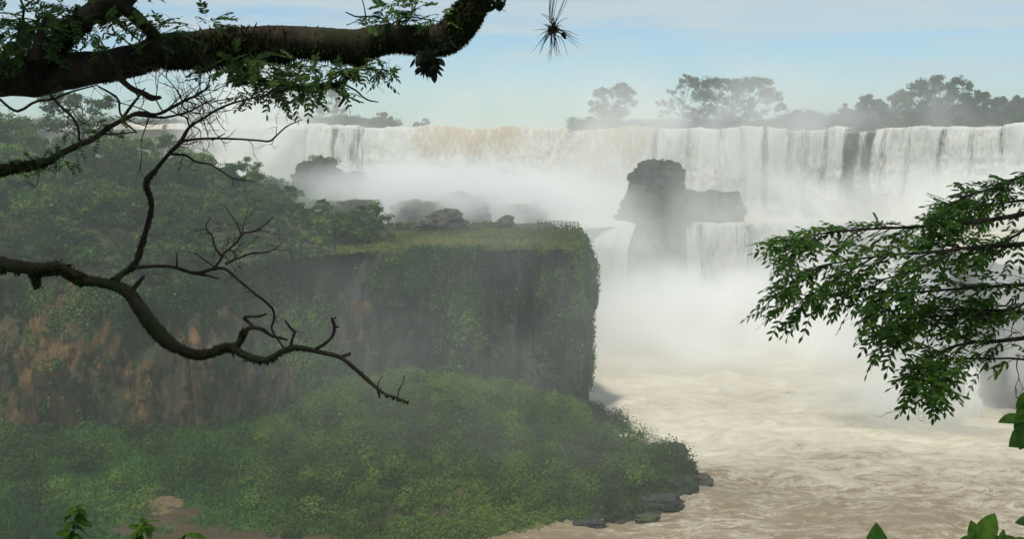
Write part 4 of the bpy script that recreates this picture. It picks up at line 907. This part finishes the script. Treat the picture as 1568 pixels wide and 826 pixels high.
# --- epiphytes
def epiphyte(px, py, d, n, ln, label, down=1.0, w_=1.0, name="epiphyte", group="epiphytes on the big branch"):
    c = at(px, py, d); e_ = empty(name, tuple(c), label, "epiphyte", group)
    A = unit(rng.normal(0, .8, (n, 3)) + [0, 0, -down]); P = c + A * ln * .25 * rng.uniform(0, 1, (n, 1)) + rng.normal(0, ln * .35, (n, 3))
    V, Fc, T = leaves(P, A, rng.normal(0, 1, (n, 3)), ln * rng.uniform(.6, 1.2, n), T_OVAL, rng.uniform(0, .7, n), w_)
    child("foliage", mesh_np("foliage", V, Fc, [M_AIR], face_attr={"tint": T}), e_); return e_
epiphyte(655, 90, 4.9, 80, .055, "drooping broad leaved epiphyte hanging under the mossy branch", 1.1, 1.3)
epiphyte(764, 2, 5.0, 36, .045, "small leafy epiphyte sticking out at the top beside the branch bend", .3, 1.2)
epiphyte(685, 66, 4.9, 40, .04, "short leafy tuft on the underside of the branch bend", .6, .8)
c = at(848, 46, 4.8); ap = empty("air_plant", tuple(c), "spiky air plant dangling on thin stems against the sky", "air plant")
ch_ = []
for q in range(46):
    a0 = rng.uniform(0, 2 * np.pi); d = np.array([math.cos(a0), rng.normal(0, .5), math.sin(a0) * .8 - .15]); d = unit(d); l = rng.uniform(.04, .13)
    sd2 = rng.normal(0, .4, 3); ch_.append(np.array([[*(c + rng.normal(0, .008, 3)), .0017], [*(c + d * l * .5), .0014], [*(c + d * l + [0, 0, -.25 * l] + sd2 * l * .2), .0005]]))
for q in range(20):
    d = rdir(1)[0]; ch_.append(np.array([[*c, .006], [*(c + d * .018), .004], [*(c + d * .03), .001]]))
for q in range(11):
    x0 = rng.uniform(-.02, .07); ch_.append(np.array([[*(c + [rng.normal(0, .008), 0, 0]), .0015], [*(c + [x0 * .6 - .01, rng.normal(0, .01), .07]), .0012], [*(c + [x0, rng.normal(0, .02), .17]), .0010], [*(c + [x0 * .7 + .02, 0, .5]), .0010]]))
for q in range(8):
    ch_.append(np.array([[*(c + rng.normal(0, .01, 3)), .001], [*(c + [rng.normal(0, .015), 0, -.05]), .0007], [*(c + [rng.normal(-.005, .02), 0, -.11]), .0004]]))
ch_.append(np.array([[*(c + [.035, 0, -.01]), .008], [*(c + [.042, 0, -.02]), .010], [*(c + [.05, 0, -.035]), .005]]))
V, Fq = tube(ch_, 5); child("foliage", mesh_np("foliage", V, Fq, [M_AIR], face_attr={"tint": np.full(len(Fq), .3)}), ap)

# --- twig branch in the middle left
tb2 = empty("slender_tree", (-3.0, 4.3, 52.5), "slender half bare tree with twiggy branch crossing the far falls at left", "tree")
b1 = pl([(-330, 300, 14, 4.3), (-150, 280, 10, 4.5), (-40, 272, 8), (0, 260, 7), (31, 254, 6), (69, 248, 5.5), (94, 235, 5), (120, 222, 4.6), (142, 213, 4.4), (167, 195, 4), (186, 185, 3.6), (211, 173, 3), (240, 175, 2.6), (268, 162, 2.4), (285, 153, 2), (305, 144, 1.7), (322, 131, 1.2)], 4.6)
b1b = pl([(186, 184, 2.6), (199, 165, 2.4), (213, 147, 1.8), (222, 135, 1)], 4.6)
b2 = pl([(200, 175, 2.2), (245, 180, 2), (262, 178, 1.8), (287, 172, 1.5), (310, 160, 1.2), (330, 150, .9)], 4.6)
b3 = pl([(0, 152, 2, 4.7), (15, 165, 2), (30, 170, 2.2), (55, 155, 2), (80, 152, 2), (110, 140, 1.6), (150, 130, 1)], 4.6)
b4 = pl([(76, 143, 1.8), (95, 165, 2), (110, 178, 2), (120, 197, 2), (121, 215, 2)], 4.6)
b5 = pl([(150, 132, 1.4), (180, 150, 1.8), (183, 170, 1.6), (190, 184, 1.6)], 4.6)
vine = pl([(173, 430, 5.5, 4.55), (190, 418, 5), (207, 404, 5), (216, 377, 4.6), (225, 348, 4), (232, 312, 4), (224, 280, 5), (240, 258, 3.4), (261, 233, 3.2), (277, 217, 3.4), (290, 195, 2.4), (315, 179, 2), (334, 167, 1.8), (362, 156, 1.6), (400, 147, 1.2), (440, 132, .8)], 4.6)
v2 = pl([(277, 217, 2.4), (300, 213, 2), (330, 212, 1.8), (365, 213, 1.6), (395, 215, 1.5), (413, 216, 1.6), (424, 207, 1.3), (440, 193, 1.1), (463, 183, .7)], 4.6)
v3 = pl([(263, 236, 2), (285, 238, 2), (300, 248, 1.6), (322, 252, 1.4), (345, 266, 1.3), (360, 274, 1.1), (390, 278, .6)], 4.6)
v4 = pl([(290, 195, 1.4), (285, 180, 1.2), (270, 175, 1)], 4.6); v5 = pl([(325, 215, 1.2), (338, 208, .9), (345, 204, .7)], 4.6)
v6 = pl([(186, 184, 2), (200, 195, 1.4), (210, 203, 1)], 4.6); v7 = pl([(150, 205, 1.4), (180, 205, 1.3), (208, 202, 1)], 4.6)
ts2 = [b1, b1b, b2, b3, b4, b5, v2, v3, v4, v5, v6, v7]
V, Fq = tube([b1], 12, .12, 21, dens=.015); child("branch", mesh_np("branch", V, Fq, [M_BARK], True), tb2)
twig_parts(tb2, [[b1b] + twiglets(b1b, 5, .2, 87, .0025), [b2] + twiglets(b2, 9, .2, 82, .0025), [b3] + twiglets(b3, 5, .1, 86, .002), [b4], [b5], [v6], [v7]] + [[c_] for c_ in twiglets(b1[8:], 16, .26, 81, .0032, .8, .25)])
tk2 = np.array([[-3.0, 4.3, 52.3, .13], [-2.95, 4.3, 53.6, .11], [-2.9, 4.3, 54.7, .10], [-2.8, 4.4, 56.5, .08], [-2.6, 4.5, 59, .05]])
V, Fq = tube([tk2, np.array([[*tk2[2, :3] - [0, 0, .3], .07], [*b1[0]]])], 12, .1, 22, dens=.04); child("trunk", mesh_np("trunk", V, Fq, [M_BARK], True), tb2)
a = joinq([moss(b1[2:12], 2200, .009, 88, .5), moss(b1[2:6], 900, .014, 89, .6)]); child("moss", mesh_np("moss", a[0], a[1], [M_MOSS], face_attr={"tint": a[2]}), tb2)
lf2 = Leafy()
for c_ in [(20, 258, 46, 14, 18), (60, 252, 40, 14, 16), (95, 240, 30, 12, 12), (112, 205, 18, 10, 6), (105, 175, 16, 12, 6), (150, 205, 36, 14, 14), (175, 187, 30, 12, 10), (120, 225, 20, 10, 6)]:
    spray(*c_, 4.58, .06, .014, lf2, 6, .1)
lf2.build("foliage", tb2, M_FERNY, T_NARROW, 1.9)

# --- lower bare branch
bb_ = empty("leafless_tree", (-2.6, 4.5, 52.4), "dead looking bare tree with a curving mossy branch hanging before the cliff", "tree")
low_b = pl([(-340, 420, 22, 4.2), (-160, 395, 14, 4.4), (-50, 392, 11), (0, 404, 11), (45, 411, 9.5), (90, 409, 7.5), (115, 421, 7.5), (130, 429, 7), (165, 434, 7.5), (195, 446, 9), (213, 470, 10), (232, 497, 11), (250, 517, 11), (270, 532, 8.5), (300, 543, 7.5), (325, 540, 6.5), (343, 533, 6.5), (358, 534, 7), (376, 545, 6.5), (402, 552, 5.5), (418, 547, 4.6), (437, 536, 4), (452, 532, 4.2), (474, 536, 4), (492, 540, 3.8), (521, 548, 3.4), (547, 568, 3), (573, 591, 3), (590, 604, 2), (608, 610, 1.6), (626, 617, 1)], 4.55)
V, Fq = tube([low_b], 14, .16, 31, dens=.012); child("branch", mesh_np("branch", V, Fq, [M_BARK], True), bb_)
S_ = lambda pts: pl(pts, 4.55)
lows = [vine,
 S_([(480, 537, 3), (497, 527, 2.8), (509, 515, 2.6), (512, 500, 2.8), (508, 488, 2.6)]), S_([(511, 501, 2), (519, 501, 1.4)]), S_([(508, 491, 1.6), (514, 487, 1)]),
 S_([(520, 548, 3), (528, 545, 3), (536, 542, 2.6)]), S_([(577, 594, 1.2), (580, 585, .9), (585, 577, .6)]), S_([(609, 610, 1.2), (611, 597, 1), (618, 585, .8), (619, 575, .7)]),
 S_([(577, 592, 2.6), (580, 601, 2.4), (581, 610, 1.2)]),
 S_([(358, 533, 5), (367, 524, 4), (372, 512, 5), (376, 506, 4), (387, 502, 3.6), (402, 505, 3), (416, 515, 2.4), (430, 518, 2.2), (440, 521, 1.6)]),
 S_([(390, 504, 3), (382, 495, 2.6), (373, 487, 2.4), (384, 485, 2.2), (396, 485, 2), (408, 481, 1.4)]),
 S_([(437, 536, 1.6), (428, 524, 1.6), (416, 504, 1.7), (420, 487, 1.8), (416, 472, 1.9), (396, 454, 2), (392, 452, 2.2), (366, 430, 2.4), (346, 413, 2.6), (327, 412, 2.8), (300, 419, 3), (268, 410, 2.6), (242, 408, 2.6), (207, 410, 3)]),
 S_([(445, 530, 2.4), (449, 515, 2.2), (451, 509, 2.2), (444, 502, 2), (437, 492, 1.6)]), S_([(451, 509, 1.4), (455, 508, 1)]),
 S_([(300, 419, 2), (320, 423, 1.8), (335, 427, 1.2)]), S_([(270, 410, 1.6), (271, 400, 1.3), (270, 388, 1)]),
 S_([(327, 412, 2.2), (338, 398, 2), (343, 388, 1.8), (362, 372, 1.6), (372, 358, 1.5), (390, 354, 1.2), (405, 345, 1), (419, 332, .7)]), S_([(370, 360, 1.3), (362, 342, 1), (352, 327, .9), (344, 315, .6)]),
 S_([(340, 395, 1.6), (330, 380, 1.3), (325, 362, 1.1), (315, 348, .9), (323, 333, .7)]), S_([(345, 405, 2), (362, 397, 1.6), (385, 388, 1.3), (405, 387, 1), (420, 382, .8), (432, 372, .5)]),
 S_([(330, 410, 1.4), (315, 400, 1), (300, 389, .8), (286, 385, .5)]), S_([(362, 397, 1), (358, 388, .9), (350, 380, .7)]),
 S_([(200, 449, 5), (205, 442, 4), (213, 432, 3.6), (220, 424, 2.4)]), S_([(408, 555, 3), (410, 560, 1)]), S_([(356, 540, 2), (358, 548, .8)])]
extra = {0: [v2, v3, v4, v5] + twiglets(vine[8:], 12, .2, 83, .0026) + twiglets(v2, 7, .1, 84, .0018) + twiglets(v3, 7, .08, 85, .0018) + twiglets(vine[:7], 6, .03, 96, .0015), 15: twiglets(lows[15], 9, .14, 91, .0022), 17: twiglets(lows[17], 7, .1, 92, .0018), 18: twiglets(lows[18], 7, .1, 93, .0018), 10: twiglets(lows[10][2:9], 8, .05, 94, .0015)}
twig_parts(bb_, [[c_] + extra.get(q, []) for q, c_ in enumerate(lows)] + [[c_] for c_ in twiglets(low_b[14:], 10, .03, 95, .0018)], 7, .12, 33, .015)
tk3 = np.array([[-2.6, 4.5, 52.2, .12], [-2.7, 4.4, 53.6, .10], [-2.75, 4.3, 54.6, .09], [-2.9, 4.2, 56, .06]])
V, Fq = tube([tk3, np.array([[*tk3[2, :3] - [0, 0, .2], .06], [*low_b[0]]])], 12, .1, 34, dens=.04); child("trunk", mesh_np("trunk", V, Fq, [M_BARK], True), bb_)
a = joinq([moss(low_b[2:8], 2400, .014, 97, .8), moss(low_b[6:20], 4200, .007, 98, .5), moss(low_b[4:6], 500, .014, 99, .9), moss(lows[8][:4], 700, .007, 100, .2), moss(low_b[18:], 500, .01, 103, .8), moss(vine[:8], 500, .008, 101, .5)])
child("moss", mesh_np("moss", a[0], a[1], [M_MOSS], face_attr={"tint": a[2]}), bb_)
# hanging lump of moss at (57, 432)
V, Fq, T = moss(S_([(52, 415, 4), (56, 425, 4), (58, 440, 3)]), 500, .014, 102, .6); child("moss_clump", mesh_np("moss_clump", V, Fq, [M_MOSS], face_attr={"tint": T}), bb_)

# --- leafy tree at right
rt = empty("leafy_tree", (3.2, 4.3, 51.8), "bright green leafy branches reaching in from the right edge over the gorge", "tree")
boughs = [
 ([(1680, 300, 9), (1600, 325, 7), (1500, 345, 5), (1420, 352, 4), (1340, 356, 3), (1270, 362, 2.4), (1240, 368, 1.6), (1200, 380, .8)], 4.7, 26),
 ([(1680, 250, 6), (1600, 268, 4), (1540, 288, 3.4), (1480, 300, 2.6), (1430, 318, 1.2)], 4.9, 15),
 ([(1680, 370, 9), (1580, 378, 7), (1500, 380, 5), (1430, 385, 4), (1350, 388, 3), (1270, 397, 2.2), (1225, 410, 1.6), (1190, 428, .8)], 4.6, 20),
 ([(1350, 388, 3), (1300, 408, 2.2), (1250, 428, 1.8), (1225, 448, 1.4), (1195, 468, .8)], 4.6, 7),
 ([(1440, 385, 3), (1380, 408, 2.4), (1335, 430, 1.8), (1298, 452, .9)], 4.55, 9),
 ([(1680, 420, 7), (1580, 430, 6), (1500, 440, 4), (1430, 450, 3), (1390, 458, 2), (1358, 470, .9)], 4.8, 22),
 ([(1680, 470, 7), (1580, 480, 5), (1500, 490, 4), (1430, 495, 3), (1400, 503, 2), (1362, 512, .9)], 4.7, 20),
 ([(1680, 500, 8), (1580, 530, 6), (1500, 535, 4), (1450, 550, 3), (1420, 556, 2), (1395, 566, .9)], 4.6, 12),
 ([(1500, 537, 3), (1460, 562, 2.2), (1435, 570, 1.5), (1415, 578, .8)], 4.55, 9),
 ([(1600, 335, 5), (1540, 360, 3.5), (1480, 375, 2.5), (1420, 372, 1.5)], 4.9, 10),
 ([(1580, 440, 4), (1530, 465, 3), (1470, 470, 2.4), (1410, 480, 1.5)], 4.9, 13),
 ([(1640, 560, 4), (1560, 545, 3), (1500, 555, 2), (1460, 560, 1.2)], 4.65, 3),
 ([(1620, 300, 5), (1560, 310, 3.5), (1520, 320, 2.4), (1470, 322, 1.4)], 5.0, 13)]
Lr = Leafy(); tws = []; bl = []
for q, (pts, d, nt_) in enumerate(boughs):
    chn = pl(pts, d); chn[:, 3] *= .6; chn[:, 1] += np.sin(np.linspace(0, 3, len(chn)) + q) * .15
    for r_ in chn: pass
    bl.append(chn); Q = catmull(chn, 80); ntw = int(nt_ * 1.85)
    for k_ in range(ntw + 1):
        t = (.22 + .78 * k_ / ntw); kk_ = min(78, int(t * 79)); p = Q[kk_, :3]; tg = unit(Q[kk_ + 1, :3] - Q[kk_, :3]); side = (-1) ** k_
        if k_ == ntw: d_ = tg
        else: d_ = unit(tg + side * np.array([.12, 0, .75]) * rng.uniform(.2, 1) + rng.normal(0, .3, 3) * [.6, 1.4, .5] + [0, 0, -.12])
        ln = rng.uniform(.05, .15) * (1 if t < .95 else .5)
        pts2 = [p + d_ * ln * s_ - np.array([0, 0, 1]) * .16 * ln * s_ * s_ for s_ in np.linspace(0, 1, 5)]
        tws.append((q, np.array([[*a_, .0026 * (1 - .7 * s_)] for a_, s_ in zip(pts2, np.linspace(0, 1, 5))])))
        nl = max(2, int(ln / .038))
        for m_ in range(nl + 1):
            s_ = (m_ + .6) / (nl + .6); b_ = p + d_ * ln * s_ - np.array([0, 0, 1]) * .16 * ln * s_ * s_; td = unit(d_ - np.array([0, 0, 1]) * .25 * s_)
            hs = unit(np.cross(td, [0, 0, 1.])); sg = (-1) ** m_
            dd = td if m_ == nl else unit(td * .75 + hs * sg * .75 + rng.normal(0, .25, 3))
            Lr.add(pinnate([b_], [dd], [unit(np.array([0, -.25, 1]) + rng.normal(0, .25, 3))], [rng.uniform(.05, .11)], 4, rng.uniform(.032, .046), T_OVAL, .9, .12))
twig_parts(rt, [[bl[q]] + [t_ for k_, t_ in tws if k_ == q] + (twiglets(bl[q], 7, .3, 111 + q, .003) if q in (7, 11) else []) for q in range(len(bl))], name="branch")
Lr.build("foliage", rt, M_NEAR, T_OVAL)
tk4 = np.array([[3.2, 4.3, 51.6, .16], [3.15, 4.4, 53.4, .13], [3.1, 4.5, 55, .11], [3.0, 4.5, 57, .07]])
V, Fq = tube([tk4] + [np.array([[3.12, 4.5, b_[0, 2] - .25, .04], [*b_[0]]]) for b_ in bl if b_[0, 0] > 2.3], 12, .08, 35, dens=.05); child("trunk", mesh_np("trunk", V, Fq, [M_BARK], True), rt)
print("leaflets", len(Lr.P))

# --- broad leaved plant at the right edge
def plant(name, base, stems, label, lv, size, mat=M_NEAR, tint=(.2, .7), tpl=T_BROAD, wid=1.0, group=None, stemr=.004):
    "stems: list of chains (world k,4); lv: list of (px, py, depth, dirpx, dirpy, length, normal tilt)"
    e_ = empty(name, tuple(base), label, "plant", group)
    stems = [even(c_) for c_ in stems]; V, Fq = tube(stems, 6); child("stem", mesh_np("stem", V, Fq, [mat], True, face_attr={"tint": np.full(len(Fq), .35)}), e_)
    for px, py, d, dx, dy, ln, nx, ny, nz_ in lv:
        A = unit(np.array([[dx, rng.normal(0, .25) * 30, -dy]])); V, Fc, T = leaves(at(px, py, d)[None], A, np.array([[nx, ny, nz_]]), [ln], tpl, [rng.uniform(*tint)], wid)
        child("leaf", mesh_np("leaf", V, Fc, [mat], face_attr={"tint": T}), e_)
    return e_
def bankz(y): return 53.2 - max(0, y - 2.2) * 1.1
def root(px, d): 
    x = (px - 784) / F * d; return np.array([x, d, bankz(d)])
st = [np.array([[*root(1640, 3.4), .01], [*at(1625, 720, 3.4), .006], [*at(1600, 660, 3.4), .004], [*at(1570, 640, 3.4), .002]])]
plant("broad_leaf_plant", root(1640, 3.4), st, "dark green plant with ragged broad leaves at the right edge", [
 (1572, 641, 3.4, -46, 0, .09, .1, -.3, 1), (1592, 634, 3.38, -26, 44, .13, -.7, -1, .4), (1588, 640, 3.42, -40, 40, .10, .5, -1, .6), (1585, 655, 3.36, -36, 26, .10, -.3, -1, .2), (1610, 640, 3.4, -20, 34, .12, .3, -1, .4),
 (1600, 680, 3.4, -36, 20, .07, .2, -1, .3), (1590, 690, 3.4, -24, 40, .08, -.4, -1, .4), (1585, 600, 3.4, -20, 24, .08, .4, -1, .6), (1602, 615, 3.4, -50, 50, .13, .1, -1, .5)], .1, wid=1.1, tint=(.3, .8))
# small cluster at its tip
st = [np.array([[*root(1500, 3.3), .008], [*at(1505, 850, 3.3), .005], [*at(1498, 830, 3.3), .003]]), np.array([[*root(1540, 3.3), .008], [*at(1530, 860, 3.3), .004], [*at(1520, 830, 3.3), .003]])]
plant("broad_leaf_plant", root(1500, 3.3), st, "low plant with upright rounded and notched leaves at the bottom right corner", [
 (1493, 833, 3.3, -8, -40, .078, .2, -1, .1), (1500, 832, 3.28, 26, -44, .105, -.2, -1, .3), (1498, 830, 3.3, -26, -4, .06, 0, -.6, 1), (1506, 832, 3.3, 34, -6, .07, 0, -1, .7), (1530, 835, 3.3, 8, -20, .05, .3, -1, .2),
 (1545, 836, 3.3, 34, -8, .08, 0, -.7, 1), (1590, 800, 3.3, -36, -2, .07, 0, -.6, 1), (1520, 840, 3.3, -20, -14, .06, 0, -1, .6), (1560, 840, 3.3, -16, -14, .06, 0, -1, .6)], .1, tint=(.3, .9), wid=1.0)
st = [np.array([[*root(1342, 3.2), .006], [*at(1340, 862, 3.2), .003]])]
plant("single_leaf_plant", root(1342, 3.2), st, "single pointed leaf tip poking up at the bottom edge right of centre", [(1340, 862, 3.2, 5, -58, .118, .1, -1, .2)], .1, tint=(.1, .3))
def sprig(px, py, d, h, label, n=9, nm="sapling"):
    b_ = root(px, d); top = at(px, py, d); e_ = empty(nm, tuple(b_), label, "sapling", "saplings at the bottom edge")
    chn = even([[*b_, .004], [*(at(px - 12, py + h, d) - [0, 0, .1]), .003], [*(at(px - 8, py + h, d)), .003], [*(at(px - 4, py + h * .5, d)), .002], [*top, .001]])
    V, Fq = tube([chn], 6); child("stem", mesh_np("stem", V, Fq, [M_FERNY], face_attr={"tint": np.full(len(Fq), .3)}), e_)
    Ps, As = [], []
    for q in range(n * 3):
        t = 0 if q < 4 else rng.uniform(0, 1); p = at(px - 12 * t + rng.normal(0, 3), py + h * t, d); a_ = rng.uniform(0, 2 * np.pi); Ps.append(p); As.append(unit([math.cos(a_), math.sin(a_) * .8, -.35 + rng.normal(0, .3)]))
    V, Fc, T = leaves(np.array(Ps), np.array(As), np.tile([0, -.2, 1.], (len(Ps), 1)) + rng.normal(0, .25, (len(Ps), 3)), rng.uniform(.04, .075, len(Ps)), T_OVAL, rng.uniform(.2, .9, len(Ps)), 1.1)
    child("foliage", mesh_np("foliage", V, Fc, [M_NEAR], face_attr={"tint": T}), e_)
sprig(118, 775, 3.6, 60, "thin leafy sapling poking up at the bottom left corner", 12)
sprig(222, 800, 3.7, 36, "small dark sapling right of the taller one at the bottom left", 9)
sprig(285, 818, 3.8, 20, "pale yellow green sapling tip barely showing at the bottom edge", 5)

# near bank under the photographer
xs = np.linspace(-30, 30, 90); ys = np.concatenate([np.linspace(-12, 2, 20), np.linspace(2.3, 60, 90)])
XX, YY = np.meshgrid(xs, ys, indexing='ij'); ZZ = 53.2 - np.maximum(0, YY - 2.2) * 1.1 + fbm(np.stack([XX * .3, YY * .3, XX * 0], -1), 4, 1) * .5 * smooth(YY, 2, 8)
link("near_bank", mesh_np("near_bank", np.stack([XX, YY, np.maximum(ZZ, -2)], -1).reshape(-1, 3), grid_faces(90, 110), [M_SOIL], True), kind="structure")

# ------------------------------------------------------------------ river bed sheet (ground)
V = np.array([[-430, -29, -2.6], [430, -29, -2.6], [430, 860, -2.6], [-430, 860, -2.6]]); link("ground", mesh_np("ground", V, [[0, 1, 2, 3]], [M_SOIL]), kind="structure")

# ------------------------------------------------------------------ air: even haze and the spray of the falls
def boxm(name, x0, x1, y0, y1, z0, z1):
    V = np.array([[x, y, z] for x in (x0, x1) for y in (y0, y1) for z in (z0, z1)])
    return mesh_np(name, V, [[0, 1, 3, 2], [4, 6, 7, 5], [0, 4, 5, 1], [2, 3, 7, 6], [0, 2, 6, 4], [1, 5, 7, 3]])
m, t, Nn, Ll, o = newmat("haze")
pv = Nn.new("ShaderNodeVolumePrincipled"); pv.inputs['Color'].default_value = (.88, .95, .90, 1); pv.inputs['Density'].default_value = .0006; pv.inputs['Anisotropy'].default_value = .2
Ll.new(pv.outputs[0], o.inputs['Volume'])
hz = boxm("haze", -440, 440, -30, 870, -3.8, 88); hz.materials.append(m); link("haze", hz, kind="stuff")

m, t, Nn, Ll, o = newmat("spray")
tc = Nn.new("ShaderNodeTexCoord"); ln_ = Nn.new("ShaderNodeVectorMath"); ln_.operation = 'LENGTH'; Ll.new(tc.outputs['Object'], ln_.inputs[0])
gpos = Nn.new("ShaderNodeNewGeometry"); nz = Nn.new("ShaderNodeTexNoise"); nz.inputs['Scale'].default_value = .040; nz.inputs['Detail'].default_value = 4.0; nz.inputs['Roughness'].default_value = .55; nz.inputs['Distortion'].default_value = .8
Ll.new(gpos.outputs['Position'], nz.inputs['Vector'])
mr = Nn.new("ShaderNodeMapRange"); mr.interpolation_type = 'SMOOTHSTEP'; mr.inputs['From Min'].default_value = 1.0; mr.inputs['From Max'].default_value = .1; Ll.new(ln_.outputs['Value'], mr.inputs['Value'])
nr = Nn.new("ShaderNodeMapRange"); nr.inputs['From Min'].default_value = .40; nr.inputs['From Max'].default_value = .62; nr.inputs['To Min'].default_value = .05; nr.inputs['To Max'].default_value = 1.9; Ll.new(nz.outputs['Fac'], nr.inputs['Value'])
mu = Nn.new("ShaderNodeMath"); mu.operation = 'MULTIPLY'; Ll.new(mr.outputs[0], mu.inputs[0]); Ll.new(nr.outputs[0], mu.inputs[1])
at_ = Nn.new("ShaderNodeAttribute"); at_.attribute_type = 'OBJECT'; at_.attribute_name = "thickness"
mu2 = Nn.new("ShaderNodeMath"); mu2.operation = 'MULTIPLY'; Ll.new(mu.outputs[0], mu2.inputs[0]); Ll.new(at_.outputs['Fac'], mu2.inputs[1])
pv = Nn.new("ShaderNodeVolumePrincipled"); pv.inputs['Color'].default_value = (.997, .997, .992, 1); pv.inputs['Anisotropy'].default_value = .0
Ll.new(mu2.outputs[0], pv.inputs['Density']); Ll.new(pv.outputs[0], o.inputs['Volume'])
M_SPRAY = m
bm_ = None
th = np.linspace(0, 2 * np.pi, 24, endpoint=False)[:, None]; ph = np.linspace(-np.pi / 2, np.pi / 2, 14)[None]
sp = np.stack([np.cos(th) * np.cos(ph), np.sin(th) * np.cos(ph), np.sin(ph) + 0 * th], -1)
ME_S = mesh_np("spray", sp.reshape(-1, 3), grid_faces(24, 14, True), [M_SPRAY])
def spray_cloud(px, py, Y, r, dens):
    o_ = bpy.data.objects.new("spray", ME_S); COL.objects.link(o_); o_.location = at(px, py, Y); o_.scale = r; o_['thickness'] = dens; o_['kind'] = 'stuff'; return o_
spray_cloud(1180, 555, 285, (105, 48, 31), .2)
spray_cloud(1200, 400, 316, (75, 14, 20), .035)
spray_cloud(1035, 330, 322, (42, 12, 20), .022)
spray_cloud(1000, 590, 256, (62, 45, 14), .06)
spray_cloud(740, 372, 390, (115, 46, 29), .085)
spray_cloud(820, 325, 370, (60, 30, 26), .02)
spray_cloud(395, 215, 450, (40, 40, 40), .07)
spray_cloud(920, 450, 300, (30, 40, 32), .045)
spray_cloud(1330, 355, 345, (95, 32, 28), .07)
spray_cloud(1540, 350, 320, (60, 34, 27), .06)
spray_cloud(670, 315, 290, (64, 46, 15), .11)
spray_cloud(1510, 555, 214, (50, 24, 28), .15)
spray_cloud(1050, 225, 392, (190, 60, 40), .018)
spray_cloud(800, 470, 160, (60, 24, 44), .004)
